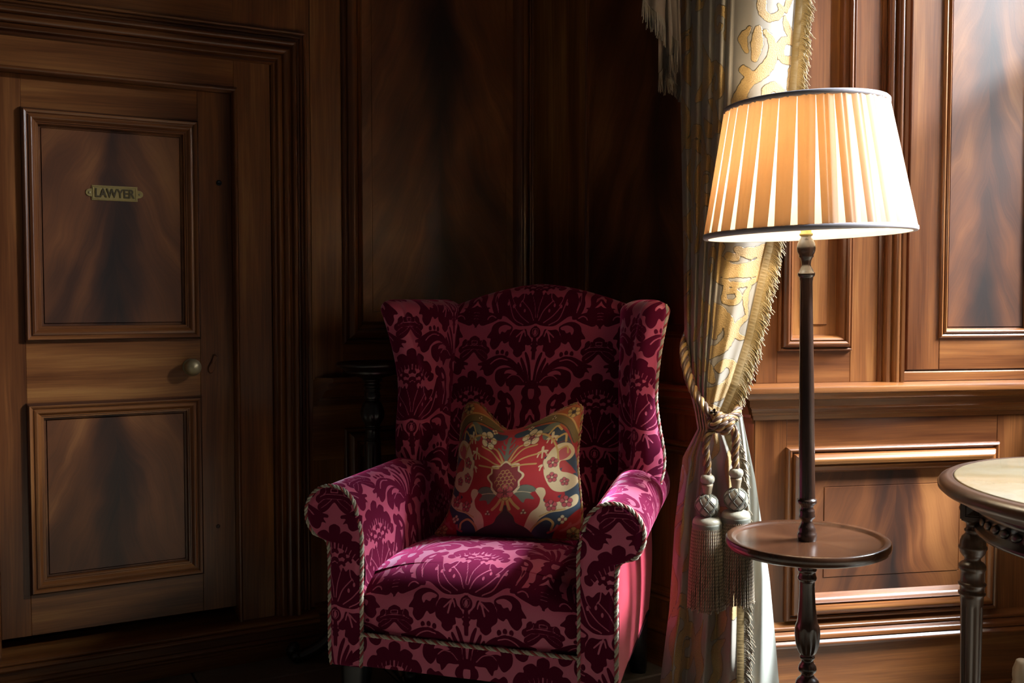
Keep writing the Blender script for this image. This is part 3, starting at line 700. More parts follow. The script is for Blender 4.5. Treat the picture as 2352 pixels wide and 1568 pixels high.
    add(T([(985, 1258), (1042, 1268), (1064, 1332), (1042, 1372), (1062, 1424), (1042, 1474), (1068, 1560), (1060, 1660), (1100, 1740), (1060, 1760), (1010, 1680), (1000, 1580), (984, 1480), (956, 1420), (984, 1340)], A))
    # curled leaves either side of the flower
    def Q(L): return [(x - 245, 1867 - y) for x, y in L]
    add(Q([(575, 1332), (612, 1300), (658, 1330), (694, 1320), (752, 1370), (787, 1450), (782, 1560), (792, 1640), (760, 1740), (690, 1812), (650, 1790), (720, 1700), (722, 1560), (742, 1500), (700, 1482), (640, 1472), (618, 1420), (580, 1392)]))
    cut(Q([(685, 1378), (728, 1412), (738, 1450), (708, 1452), (692, 1420)]))
    add(Q([(600, 1540), (622, 1500), (682, 1490), (702, 1532), (718, 1620), (690, 1730), (640, 1780), (648, 1660), (610, 1600)])); line(Q([(735, 1480), (745, 1600), (700, 1740)]), 10)
    # scales and crown of the flower
    for x, y in ((70, 395), (0, 432), (140, 430), (78, 470), (188, 455), (0, 512), (128, 500)):
        add([(x - 44, y - 8), (x - 30, y + 22), (x, y + 32), (x + 30, y + 22), (x + 44, y - 8), (x + 24, y - 20), (x, y - 6), (x - 24, y - 20)])
        if x in (70, 140, 188): ell(x, y - 14, 14, 12, True)
    add([(-8, 757), (26, 766), (56, 746), (61, 706), (55, 682), (96, 711), (146, 701), (187, 665), (176, 626), (226, 621), (266, 576), (282, 526), (270, 496), (306, 476), (296, 416), (246, 394), (216, 430), (190, 470), (150, 500), (100, 526), (50, 546), (-8, 556)])
    for a, b in (((4, 540), (4, 598)), ((36, 540), (42, 592)), ((74, 528), (86, 582)), ((112, 512), (130, 562)), ((150, 492), (174, 536)), ((186, 462), (214, 502)), ((214, 426), (244, 458))): line([a, ((a[0] + b[0]) / 2, (a[1] + b[1]) / 2), b], 9)
    # cone on the next axis, its leaves, and the small rosette
    add([(735, 196), (690, 188), (650, 170), (630, 112), (640, 50), (682, 0), (722, -42), (735, -42)])
    for y in (122, 88, 54): line([(688, y - 4), (705, y), (740, y + 1)], 7)
    line([(655, 205), (690, 245), (716, 300)], [34, 34, 22], False); line([(618, 150), (590, 172), (560, 176)], [8, 24, 10], False)
    add([(735, 480), (690, 466), (660, 400), (648, 332), (684, 318), (712, 372), (735, 380)])
    def Rr(L): return [(722 + x, -285 + y) for x, y in L]
    add(Rr([(12, 140), (-55, 122), (-70, 92), (-116, 106), (-150, 76), (-156, 36), (-190, 10), (-196, -30), (-171, -60), (-178, -102), (-128, -142), (-70, -112), (-18, -52), (12, -14)]))
    for L, w_ in (([(-36, 88), (-36, 56)], 9), ([(-36, 88), (10, 92)], 9), ([(-36, 56), (10, 56)], 9), ([(-152, 6), (-92, 32), (-32, 38), (10, 36)], 8), ([(-164, -60), (-112, -18), (-50, -8), (10, -4)], 7), ([(-142, -102), (-82, -60), (-32, -18)], 7), ([(-100, 95), (-88, 60), (-110, 30)], 7)):
        line(Rr(L) if len(L) > 2 else Rr([L[0], ((L[0][0] + L[1][0]) / 2, (L[0][1] + L[1][1]) / 2), L[1]]), w_)
    for kind, c, d in ops:
        for P in copies(d if kind == 'p' else d[0]):
            if kind == 'p': f.poly(P, c)
            else: f.stroke(P, d[1] if np.isscalar(d[1]) else np.interp(np.linspace(0, 1, len(P)), np.linspace(0, 1, len(d[1])), d[1]), c)
    return f
_DF = make_damask()
def damask_at(x, y):                     # metres from the motif's junction -> signed metres
    X = np.asarray(x, float) * DU; Y = np.asarray(y, float) * DU
    Y = (Y + DY) % (2 * DY) - DY
    X = np.abs((X + DX) % (2 * DX) - DX)
    # mirrored about 0; about DX the half-drop copy is already drawn in the field
    return _DF.sample(X, Y) / DU

# ---- gold scrolls of the curtain: tile of 0.46 x 0.62 m in mm
def make_brocade():
    TW, TH = 460.0, 620.0; f = Field(0, TW, 0, TH, 4.0); f.D[:] = -40
    def sp(cx, cy, r0, r1, a0, a1, w0, w1, n=26):
        t = np.linspace(0, 1, n); a = np.radians(a0 + (a1 - a0) * t); r = r0 + (r1 - r0) * t
        P = np.stack([cx + r * np.cos(a), cy + r * np.sin(a)], 1); wd = w0 + (w1 - w0) * t; put(P, wd)
    def put(P, wd, cut=False):
        P = np.asarray(P, float)
        for dx in (-TW, 0, TW):
            for dy in (-TH, 0, TH): f.stroke(P + [dx, dy], wd, cut)
    def leaf(P, w_, cut=False):
        P = catmull(P, 6); t = np.linspace(0, 1, len(P)); put(P, w_ * np.sin(np.pi * np.clip(t * .92 + .06, 0, 1)) + 3, cut)
    sp(120, 470, 66, 16, -80, 360, 44, 22); sp(330, 300, 72, 18, 200, -260, 46, 22); sp(150, 150, 60, 15, 20, 420, 40, 20); sp(370, 560, 52, 14, 160, -240, 34, 18); sp(385, 95, 46, 12, -40, 330, 30, 16)
    leaf([(30, 330), (70, 380), (60, 450), (110, 520)], 54); leaf([(180, 400), (240, 430), (290, 400), (330, 350)], 58); leaf([(230, 250), (200, 320), (230, 380), (210, 440)], 46)
    leaf([(60, 60), (110, 40), (180, 50), (220, 90)], 52); leaf([(250, 130), (290, 180), (280, 240), (330, 260)], 56); leaf([(400, 180), (430, 240), (410, 320), (440, 380)], 48)
    leaf([(250, 520), (300, 560), (310, 610), (280, 660)], 54); leaf([(20, 200), (60, 240), (50, 300), (90, 330)], 40); leaf([(200, 560), (180, 600), (220, 640), (200, 690)], 40)
    leaf([(420, 440), (380, 460), (360, 500), (330, 520)], 42)
    for L in ([(95, 395), (85, 450), (100, 500)], [(210, 415), (260, 420), (310, 375)], [(90, 52), (150, 48), (200, 75)], [(268, 150), (284, 200), (300, 245)]): put(catmull(L, 5), 5, True)
    leaf([(300, 470), (340, 440), (400, 450)], 34); leaf([(10, 540), (60, 570), (90, 620)], 40); leaf([(180, 215), (215, 225), (235, 200)], 30); leaf([(430, 20), (450, 60), (440, 120)], 30)
    return f, TW, TH
_BF, _BW, _BH = make_brocade()
def brocade_at(u, v): return _BF.sample((np.asarray(u) * 1000) % _BW, (np.asarray(v) * 1000) % _BH) / 1000.0
# ------------------------------------------------------------------ wing armchair
SC = .92; YAW = R(17.5)                           # the drawing below is in the chair's own metres, then reduced by SC
CO = np.array([-.118, 2.628]) * SC; CZ = CAM_H * (1 - SC)
CM = Matrix.Translation((CO[0], CO[1], 0)) @ Matrix.Rotation(-YAW, 4, 'Z')
chair = empty('wing_armchair', M=CM)
tag(chair, 'raspberry damask wing armchair with rolled arms and twisted cord piping', 'armchair')
def cl(V):
    V = np.asarray(V, float).copy(); V = V * SC; V[..., 2] += CZ; return V
HG = .0031                                        # weave resolution
def fabric(name, V, U, parent=chair, mat=None, flip=False):
    """V (n,m,3) chair-space grid, U (n,m,2) pattern metres"""
    n, m = V.shape[:2]; F = gridf(n, m)
    if flip: F = F[:, ::-1]
    return mesh(name, cl(V.reshape(-1, 3)), F, mat or DAMASK, parent, attrs={'damask': damask_at(U[..., 0].ravel(), U[..., 1].ravel())} if mat is None else None)
def lin(a, b, h=HG): return np.linspace(a, b, max(3, int(abs(b - a) / h) + 1))
def densify(P, h=HG):
    Q, s = resample(P, h); return Q, s
CENX = .398; CENZ = .522; RR = .078; AIN = .310; AOUT = .405; ZB = .100
def taper(x, y): return x - np.sign(x) * .055 * np.clip(y, 0, 1)       # arms draw in towards the back
# ---- back
xs = lin(-.335, .335)
def top(x): return 1.166 - .070 * np.abs(x / .30) ** 1.6
BV = []; BU = []
ts = np.r_[lin(0, 1, .0040), 1 + lin(0, 1, .03)[1:]]
for t in ts:
    zt = top(xs) - .045
    z0 = .36
    if t <= 1:
        z = z0 + (zt - z0) * t
        y = .585 + (z - .36) * .125 - .050 * (1 - (xs / .34) ** 2) * np.sin(np.clip(t, 0, 1) * math.pi * .9 + .25)
        s = z - z0
    else:
        a = (t - 1) * math.pi; yb = .585 + (zt - .36) * .125 - .050 * (1 - (xs / .34) ** 2) * math.sin(math.pi * .9 + .25)
        z = zt + .045 * math.sin(a); y = yb + .05 * (1 - math.cos(a)); s = zt - z0 + .05 * a
    BV.append(np.stack([xs, y, z], -1)); BU.append(np.stack([xs, z0 + s - 1.035], -1))
fabric('backrest', np.array(BV), np.array(BU))
# outside back
ob = np.array([[(x, .675 + (z - .36) * .125 + .012 * math.cos(x * 4), z) for x in np.linspace(-.36, .36, 12)] for z in np.linspace(ZB, 1.0, 10)])
ob2 = np.array([[(x, .700 + .012 * math.cos(x * 4), min(top(x) - .05, 1.1)) for x in np.linspace(-.36, .36, 12)]])
fabric('back_panel', np.vstack([ob, ob2 + [0, .04, 0]]), np.zeros((11, 12, 2)), mat=REDCLOTH, flip=True)
# ---- wings
def wing(sg):
    zs = lin(.52, 1.075, .0040); zr = .04
    inner = []; outer = []; edge = []; IU = []
    rows = [(z, 0.0) for z in zs] + [(1.075 + zr * math.sin(a), 1 - math.cos(a)) for a in np.linspace(.12, math.pi / 2, 14)]
    for z, close in rows:
        k = np.clip((z - .55) / .56, 0, 1)
        fl = .050 * np.clip((k - .45) / .55, 0, 1) ** 1.6 + .012 * math.exp(-((k - .25) / .2) ** 2)     # flare outward at the top
        yf = .425 + .035 * math.sin(k * math.pi) - .03 * k
        fb = .022 * math.exp(-((k - .12) / .16) ** 2) if sg > 0 else 0.0
        xi = (.332 if sg > 0 else .318) + fl; xo = (.420 if sg > 0 else .408) + fl + fb
        P = catmull([(.275, .70), (.285, .62), (.297 + fl * .4, .54), (xi + .002, yf + .055), (xi + .012, yf + .018), ((xi + xo) / 2, yf), (xo - .010, yf + .012), (xo, yf + .035)], 8)
        Q = catmull([(xo, yf + .035), (xo - .012, .55), (.366 + fl * .3, .65), (.343, .735)], 4)
        if close:
            mid = lambda A: np.stack([np.interp(A[:, 1], [yf, .55, .77], [(xi + xo) / 2, .355 + fl * .6, .32]), np.maximum(A[:, 1], yf + .042)], 1)
            P = P + (mid(P) - P) * close; Q = Q + (mid(Q) - Q) * close
        P, s = resample(P, .0032); 
        N = 120; t = np.linspace(0, 1, N); P = np.stack([np.interp(t, np.linspace(0, 1, len(P)), P[:, i]) for i in (0, 1)], 1)
        L = np.r_[0, np.cumsum(np.linalg.norm(np.diff(P, axis=0), axis=1))]
        inner.append(np.stack([sg * P[:, 0], P[:, 1], np.full(N, z)], -1)); IU.append(np.stack([sg * (L - .27), np.full(N, z - .735)], -1))
        outer.append(np.stack([sg * Q[:, 0], Q[:, 1], np.full(len(Q), z)], -1)); edge.append((sg * P[-1, 0], P[-1, 1], z))
    fabric('wing', np.array(inner), np.array(IU), flip=(sg < 0))
    fabric('wing_side', np.array(outer), np.zeros((len(outer), len(outer[0]), 2)), mat=REDCLOTH, flip=(sg < 0))
    return edge
E_L = wing(-1); E_R = wing(1)
# ---- arms: rolled, drawn as a profile carried from front to back
def arm_profile():
    a = np.linspace(math.pi, -math.pi * .60, 40)
    P = [(AIN - .004, .30), (AIN - .012, .36), (AIN - .008, .44)] + [(CENX + RR * math.cos(t), CENZ + RR * math.sin(t)) for t in a]
    P = [p for p in P] + [(AOUT, .452)]
    return np.array(P)
AP, AL = resample(arm_profile(), HG)
def arm(sg):
    ys = lin(-.004, .66); V = []; U = []
    for y in ys:
        rise = .012 * min(1, y / .4); k = 1.0
        x = taper(AP[:, 0], y); V.append(np.stack([sg * x, np.full(len(x), y), AP[:, 1] + rise * np.clip((AP[:, 1] - .36) / .2, 0, 1)], -1))
        U.append(np.stack([np.full(len(x), sg * (y - (.085 if sg < 0 else .16))), AL - .02], -1))
    fabric('arm', np.array(V), np.array(U), flip=(sg > 0))
    # outer side, plain crimson
    zs = np.linspace(.455, ZB, 16); yy = np.linspace(.0, .745, 24)
    S = np.array([[(sg * (taper(AOUT, y) - .004 + .010 * math.sin(max(0, (z - ZB) / .36) * math.pi)), y, z) for y in yy] for z in zs])
    fabric('side_panel', S, np.zeros((16, 24, 2)), mat=REDCLOTH, flip=(sg < 0))
    # scroll-shaped facing
    zz = lin(ZB, CENZ + RR - .0006); V = []; U = []; N = 56
    for z in zz:
        c = math.sqrt(max(0, RR ** 2 - (z - CENZ) ** 2)) if abs(z - CENZ) < RR else 0
        xo = max(AOUT, CENX + c) if z < CENZ else CENX + c
        xi = AIN - .003 if z < CENZ else min(CENX - c, CENX)
        if z < ZB + .02: xo -= .008 * (1 - (z - ZB) / .02) ** 2; xi += .004 * (1 - (z - ZB) / .02) ** 2
        x = np.linspace(xi, xo, N); e = np.minimum(x - xi, xo - x); ez = min(z - ZB, CENZ + RR - z)
        b = np.clip(np.minimum(e, ez + .004) / .022, 0, 1)
        V.append(np.stack([sg * x, -.004 - .014 * np.sqrt(1 - (1 - b) ** 2), np.full(N, z)], -1))
        U.append(np.stack([sg * (x - (.412 if sg > 0 else .385)), np.full(N, z - .270)], -1))
    fabric('arm_facing', np.array(V), np.array(U), flip=(sg < 0))
    lp = [(AOUT - .004, ZB), (AOUT + .001, .15), (AOUT, .30), (AOUT + .001, .42), (AOUT + .012, .452)]
    lp += [(CENX + RR * math.cos(t), CENZ + RR * math.sin(t)) for t in np.linspace(-.85, math.pi, 22)]
    lp += [(AIN - .003, .47), (AIN - .004, .40), (AIN - .002, .30), (AIN - .002, .18), (AIN + .001, ZB)]
    return np.array([(sg * x, -.010, z) for x, z in lp])
LOOP = {sg: arm(sg) for sg in (-1, 1)}
# ---- seat and front rail, one width of cloth
path = catmull([(.62, .392), (.50, .402), (.36, .412), (.22, .415), (.10, .408), (.035, .392), (.000, .365), (-.012, .330), (-.014, .27), (-.012, .215), (-.008, .196)], 12)
PA, PL = resample(path, HG); i0 = np.argmin(np.abs(PA[:, 1] - .335) + (PA[:, 0] > .02)); xs = lin(-.316, .316)
V = []; U = []
for (y, z), s in zip(PA, PL):
    cr = np.abs(xs / .312) ** 2.6
    f = np.clip((z - .20) / .15, 0, 1)
    V.append(np.stack([xs, y + .018 * cr * (y < .05) + np.zeros_like(xs), z - .052 * cr * f], -1)); U.append(np.stack([xs, np.full(len(xs), PL[i0] - s)], -1))
fabric('seat', np.array(V), np.array(U), flip=True)
zz = lin(.196, ZB + .004); V = []; U = []
for z in zz:
    b = math.sin((.196 - z) / (.196 - ZB) * math.pi * .5)
    V.append(np.stack([xs, np.full(len(xs), -.004 - .006 * b), z + 0 * xs], -1)); U.append(np.stack([xs, np.full(len(xs), z - .196 + PL[i0] - PL[-1])], -1))
fabric('front_rail', np.array(V), np.array(U), flip=True)
und = mesh('underside', cl([(-.40, .0, ZB + .004), (.40, .0, ZB + .004), (.37, .72, ZB + .004), (-.37, .72, ZB + .004)]), [(0, 3, 2, 1)], IRON, chair, smooth=False)
# ---- twisted cord piping
def cord(name, P, r=.0062, parent=chair, mats=None):
    a = Acc(); rope(a, cl(P), r * SC, 3, pitch=.034 * SC, k=6, cols=[0, 0, 1]); return a.build(name, mats or [TH_CREAM, TH_RED], parent)
for sg in (-1, 1): cord('piping', catmull(LOOP[sg], 4))
cord('piping', np.array([(x, -.016, .195) for x in np.linspace(-.306, .306, 12)]))
for Ed, dy in ((E_R, -.004),): cord('piping', np.array([(x, y + dy, z) for x, y, z in Ed[12:-7:4]]))
# ---- legs
def leg(x, y, fr):
    zt = ZB + .01; zb = -CZ / SC; V = []
    for t in np.linspace(0, 1, 9):
        z = zt + (zb - zt) * t; h = .040 - .016 * t ** 1.3; off = (-.020 if fr else .05) * math.sin(t * math.pi * .5) * (1 if not fr else 1) * t
        V.append([(x + math.copysign(.006 * t, x) + sx * h, y + off + sy * h, z) for sx, sy in ((-1, -.55), (-.55, -1), (.55, -1), (1, -.55), (1, .55), (.55, 1), (-.55, 1), (-1, .55))])
    V = np.array(V); n, m = V.shape[:2]; F = [tuple(f) for f in gridf(n, m, wm=True)] + [tuple(range(m))[::-1], tuple(range((n - 1) * m, n * m))]
    mesh('leg', cl(V.reshape(-1, 3)), F, LACQUER, chair)
for x in (-.352, .352): leg(x, .05, True); leg(x * .93, .66, False)
# ------------------------------------------------------------------ printed cushion on the seat
def cpx(x, y, yl):                                 # photo pixel -> chair space on the plane y = yl
    r = ray(x, y); ey = np.array([math.sin(YAW), math.cos(YAW)]); ex = np.array([math.cos(YAW), -math.sin(YAW)]); O_ = np.array([-.118, 2.628])
    t = (yl + O_ @ ey) / (r[:2] @ ey); q = EYE + r * t; return (float((q[:2] - O_) @ ex), yl, float(q[2]))
cush = empty('cushion', M=CM)
tag(cush, 'red floral printed cushion with pointed corners propped on armchair seat', 'cushion')
def edge(L): return catmull([cpx(x, y, d) for x, y, d in L], 10)
DB_, DT_ = .325, .470
eL = edge([(1001, 1226, DB_), (1028, 1186, .335), (1046, 1120, .355), (1056, 1040, .39), (1063, 965, .43), (1074, 930, .46), (1086, 924, DT_)])
eR = edge([(1333, 1236, DB_), (1336, 1180, .335), (1330, 1110, .355), (1326, 1050, .39), (1332, 985, .43), (1337, 940, .46), (1326, 926, DT_)])
eB = edge([(1001, 1226, DB_), (1060, 1233, .31), (1160, 1235, .30), (1260, 1238, .305), (1333, 1236, DB_)])
eT = edge([(1086, 924, DT_), (1104, 930, .468), (1128, 956, .45), (1152, 980, .43), (1172, 990, .42), (1205, 984, .43), (1245, 966, .45), (1285, 944, .465), (1326, 926, DT_)])
n = 190
def rs(P, n): 
    L = np.r_[0, np.cumsum(np.linalg.norm(np.diff(P, axis=0), axis=1))]; s = np.linspace(0, L[-1], n); return np.stack([np.interp(s, L, P[:, k]) for k in range(3)], 1)
eL, eR, eB, eT = (rs(e_, n) for e_ in (eL, eR, eB, eT))
s = np.linspace(0, 1, n)[None, :, None]; t = np.linspace(0, 1, n)[:, None, None]
Pc = (1 - s) * eL[:, None] + s * eR[:, None] + (1 - t) * eB[None] + t * eT[None] - ((1 - s) * (1 - t) * eL[0] + s * (1 - t) * eR[0] + (1 - s) * t * eL[-1] + s * t * eR[-1])
bul = (4 * s * (1 - s)) ** .5 * (4 * t * (1 - t)) ** .5
crease = np.exp(-((s - .36 - .02 * t) / .045) ** 2) * np.clip((t - .55) / .45, 0, 1) ** 2
nrm = np.array([0, -.94, .34])
front = Pc + nrm * (.082 * bul ** .9 - .018 * crease * bul)
back = Pc - nrm * (.055 * bul ** .9)
# print, drawn on the square -1..1 in hundredths
def make_print():
    L = {k: Field(-104, 104, -104, 104, .8) for k in ('navy', 'olive', 'orange', 'cream', 'green', 'pink', 'gold', 'dark', 'wine')}
    for f in L.values(): f.D[:] = -20
    def mir(k, P, cut=False, sm=4, closed=True):
        P = catmull(P, sm, True) if sm > 1 else np.asarray(P, float); L[k].poly(P, cut); L[k].poly(P * [-1, 1], cut)
    def ln(k, P, w_, cut=False, both=True):
        P = catmull(P, 5) if len(P) > 2 else np.asarray(P, float); L[k].stroke(P, w_, cut)
        if both: L[k].stroke(P * [-1, 1], w_, cut)
    def fl(x, y, r, kp, kc, n_=5, ph=90, both=True):
        for sx in ((1, -1) if both else (1,)):
            for i in range(n_):
                a = R(ph + 360 * i / n_); c = np.array([sx * x + r * .62 * math.cos(a), y + r * .62 * math.sin(a)]); th = np.linspace(0, 2 * math.pi, 14, endpoint=False)
                L[kp].poly(np.stack([c[0] + r * .42 * np.cos(th), c[1] + r * .42 * np.sin(th)], 1)); L['dark'].stroke(np.stack([c[0] + r * .42 * np.cos(np.r_[th, 0]), c[1] + r * .42 * np.sin(np.r_[th, 0])], 1), .9)
            th = np.linspace(0, 2 * math.pi, 14, endpoint=False); L[kc].poly(np.stack([sx * x + r * .34 * np.cos(th), y + r * .34 * np.sin(th)], 1))
    # corner orange/olive/navy bands above, navy at the sides
    mir('orange', [(30, 110), (110, 110), (110, 30), (92, 50), (70, 68), (45, 76)])
    mir('olive', [(14, 86), (38, 82), (62, 76), (84, 60), (96, 34), (100, 48), (88, 72), (62, 90), (34, 96)]); ln('gold', [(14, 96), (38, 97), (66, 90), (90, 72), (102, 46)], 2); ln('dark', [(14, 87), (38, 83), (62, 77), (84, 61), (96, 35)], 1.4)
    mir('navy', [(6, 78), (30, 80), (58, 74), (80, 58), (94, 34), (100, 10), (100, -10), (94, 0), (82, 16), (76, 34), (62, 54), (38, 66), (10, 68)])
    ln('gold', [(20, 66), (46, 62), (64, 48), (75, 28), (78, 10)], 2.6); ln('gold', [(70, 44), (84, 50), (86, 38)], 3); ln('gold', [(60, 56), (70, 66), (78, 58)], 3); ln('gold', [(76, 26), (88, 30), (90, 20)], 2.4)
    fl(90, 84, 9, 'gold', 'dark', 6); fl(62, 84, 4, 'cream', 'pink', 3)
    # navy lower sides
    mir('navy', [(100, -10), (84, -28), (82, -50), (64, -62), (40, -78), (30, -100), (60, -104), (72, -84), (92, -66), (104, -50)])
    # cream boteh with curled head
    mir('cream', [(86, 36), (74, 34), (64, 24), (58, 10), (57, -8), (62, -24), (70, -34), (84, -36), (97, -28), (100, -16), (90, -10), (80, -6), (80, 8), (92, 10), (98, 20), (95, 31)])
    mir('pink', [(82, 28), (76, 20), (78, 10), (88, 12), (94, 20), (90, 28)]); ln('cream', [(82, 14), (88, 18), (86, 24)], 4)
    mir('cream', [(44, -30), (48, -26), (56, -28), (58, -36), (54, -44), (58, -50), (72, -50), (86, -46), (98, -40), (96, -54), (80, -62), (62, -64), (48, -72), (40, -86), (34, -98), (28, -92), (30, -76), (36, -62), (46, -54), (50, -44), (48, -38)])
    ln('gold', [(34, -98), (42, -82), (56, -72), (66, -78), (64, -88)], 3.2); ln('gold', [(48, -68), (64, -62), (82, -60)], 1.8)
    for x, y, r in ((70, 8, 8), (68, -14, 7.5), (84, -22, 6), (64, -54, 8), (84, -50, 8)): fl(x, y, r, 'pink', 'cream')
    for x, y in ((60, 18), (74, 20), (60, -4), (80, -4), (74, -30), (76, -42), (54, -46), (74, -60), (92, -46), (56, -62)): mir('navy', [(x - 3, y), (x, y + 1.4), (x + 3.4, y + 3), (x + 1, y - 1), (x + 2, y - 3.4), (x - 1, y - 2)], sm=2)
    ln('wine', [(58, 0), (56, 12), (62, 26), (74, 36), (88, 38), (98, 28)], 1.2)
    # palmette in the middle
    sc = [(24 * math.cos(R(a)) * (1 + .10 * math.cos(R(a * 8))), -2 + 25 * math.sin(R(a)) * (1 + .10 * math.cos(R(a * 8)))) for a in range(-40, 221, 6)] + [(-14, -26), (0, -34), (14, -26)]
    L['cream'].poly(np.array(sc) * 1.10); L['navy'].poly(np.array(sc) * 1.03); L['wine'].poly(np.array(sc) * .96)
    for i in range(9):
        a = R(-10 + 25 * i); ln('olive', [(10 * math.cos(a), -2 + 10 * math.sin(a)), (21 * math.cos(a), -2 + 21 * math.sin(a))], 3.4, both=False)
    for j, (y, k) in enumerate(((8, 2), (3, 3), (-3, 4), (-9, 5), (-15, 4), (-20, 3))):
        for i in range(k):
            x = (i - (k - 1) / 2) * 6.2; th = np.linspace(-.3, math.pi + .3, 9); L['gold'].stroke(np.stack([x + 3.2 * np.cos(th), y + 3.6 * np.sin(th)], 1), 1.1)
    fl(0, -26, 13, 'pink', 'wine', 6, both=False)
    mir('green', [(10, -24), (26, -18), (40, -22), (46, -30), (36, -32), (42, -42), (30, -40), (26, -46), (18, -36)]); ln('cream', [(12, -28), (24, -28), (38, -32)], 1.2); ln('dark', [(10, -24), (26, -18), (40, -22), (46, -30)], .9)
    for x in (4, 12): ln('gold', [(x * .5, -36), (x, -46), (x * 1.6, -54)], 4)
    # stems above, leaves and hanging flowers
    ln('green', [(0, 28), (0, 50), (0, 70)], 5, both=False); ln('green', [(2, 32), (8, 44), (14, 52)], 2.6); ln('green', [(0, 54), (6, 60), (8, 66)], 2); ln('green', [(0, 46), (7, 50), (9, 57)], 2)
    for k, (a, b) in enumerate((((4, 26), (30, 50)), ((6, 24), (44, 44)), ((8, 20), (52, 28)), ((10, 16), (46, 12)))):
        ln('gold', [a, ((a[0] * .55 + b[0] * .45), max(a[1], b[1]) * .96), b], 2.6)
    for x, y in ((54, 30), (58, 8), (66, 50)):
        for dx, dy in ((-7, -8), (0, -11), (7, -8), (-8, -2), (8, -2)): ln('cream', [(x, y), (x + dx * .7, y + dy * .4), (x + dx, y + dy)], 2.2)
        ln('cream', [(x, y), (x, y + 6)], 4)
    fl(34, 60, 15, 'cream', 'pink'); fl(34, 60, 7, 'green', 'wine')
    mir('green', [(48, 66), (60, 74), (74, 70), (66, 62), (54, 60)]); mir('green', [(50, 58), (60, 54), (66, 46), (54, 48)])
    fl(28, 80, 5, 'cream', 'pink', 4)
    # medallion at the foot
    mir('dark', [(-2, -48), (3, -56), (12, -66), (16, -76), (30, -84), (40, -94), (40, -104), (-2, -104)]); ln('olive', [(0, -52), (10, -66), (14, -76), (28, -86), (36, -96)], 3.2)
    for sx in (1,):
        th = np.linspace(0, 2 * math.pi, 22); ln('gold', np.stack([10 + 9 * np.cos(th), -84 + 9 * np.sin(th)], 1).tolist(), 2.2)
    fl(10, -84, 6.5, 'orange', 'cream'); mir('wine', [(-1, -62), (5, -70), (-1, -76)], sm=2); ln('orange', [(22, -92), (30, -98), (44, -100)], 5)
    fl(26, -60, 4.4, 'cream', 'olive', 3); 
    for x, y in ((60, -92), (76, -90), (88, -84)): ln('pink', [(x, y), (x + 8, y + 4), (x + 12, y + 10)], 3)
    fl(78, -74, 6, 'cream', 'pink', 4); fl(92, -94, 9, 'gold', 'orange', 6)
    return L
PR = make_print()
sx_ = (np.linspace(-1, 1, n)[None, :] * 100 + np.zeros((n, 1))); ty_ = (np.linspace(-1, 1, n)[:, None] * 100 + np.zeros((1, n)))
PAT = {k: f.sample(sx_, ty_).ravel() for k, f in PR.items()}
def print_mat():
    t = NT('floral_linen_print'); tc = t.n('TexCoord').outputs['Object']; wv = t.noise(tc, 700.0, 2); cl_ = t.noise(tc, 30.0, 3)
    col = t.mix(cl_, (.46, .022, .030), (.38, .018, .026))
    for k, c in (('orange', (.42, .10, .028)), ('olive', (.17, .115, .035)), ('navy', (.018, .050, .085)), ('green', (.145, .165, .125)), ('cream', (.70, .57, .34)), ('wine', (.22, .028, .035)), ('olive', None), ('pink', (.50, .085, .10)), ('gold', (.56, .36, .12)), ('dark', (.030, .016, .018))):
        if c is None: continue
        a = t.n('Attribute', attribute_name=k).outputs['Fac']; col = t.mix(t.ss(a, -.5, .5), col, c)
    col = t.mix(t.math('MULTIPLY', wv, .25), col, (.10, .03, .02))
    return t.done(t.principled(Base_Color=col, Roughness=.62, Specular_IOR_Level=.35, Sheen_Weight=.12, Normal=t.bump(wv, .14, .0006)))
PRINT = print_mat()
mesh('cover_front', cl(front.reshape(-1, 3)), gridf(n, n), PRINT, cush, attrs=PAT)
mesh('cover_back', cl(back[::4, ::4].reshape(-1, 3)), gridf(len(back[::4]), len(back[::4]))[:, ::-1], REDCLOTH, cush)
cord('piping', np.vstack([eB, eR[1:], eT[::-1][1:], eL[::-1][1:]])[::3], .0055, cush, [TH_GOLD, TH_RED])
# ------------------------------------------------------------------ torchere behind the armchair
def zpx(x, y, d): return float(at(x, y, d)[2])
TD = 3.03; tpos = at(857, 1200, TD); TX, TY = float(tpos[0]), float(tpos[1]); TK = TD / FPX
tor = empty('torchere_stand', (TX, TY, 0)); tag(tor, 'dark turned torchere stand with dished top behind chair arm', 'stand')
def tp(L): return [(zpx(857, y, TD), hw * TK) for y, hw in L]
lathe_obj('top', tp([(836, 2), (835.5, 60), (834, 74), (831, 78), (832, 81), (836, 82), (840, 80), (843, 72), (848, 66), (852, 60), (854, 61), (858, 52), (862, 46), (865, 30), (869, 22), (870, 2)])[::-1], EBONY, tor, k=56)
def leafy(z, a, r): return r * (1 + .05 * np.cos(8 * a) * np.exp(-((z - zpx(857, 950, TD)) / .028) ** 2) + .025 * np.abs(np.cos(16 * a)) * np.exp(-((z - zpx(857, 960, TD)) / .02) ** 2))
lathe_obj('baluster', tp([(869, 21), (872, 23), (876, 19), (881, 17), (885, 21), (889, 17), (893, 20), (897, 16), (902, 18), (914, 18), (918, 15), (924, 20), (934, 24), (946, 26), (958, 25), (970, 20), (978, 16), (982, 20), (986, 17), (1004, 17), (1007, 20), (1011, 18)])[::-1], EBONY, tor, k=64, flute=leafy, smoothn=3)
zc0, zc1 = zpx(857, 1011, TD), .30
def flut(z, a, r): return r * (1 - .085 * np.clip(np.cos(10 * a), 0, 1) ** .6 * ((z > zc1 + .02) & (z < zc0 - .012)))
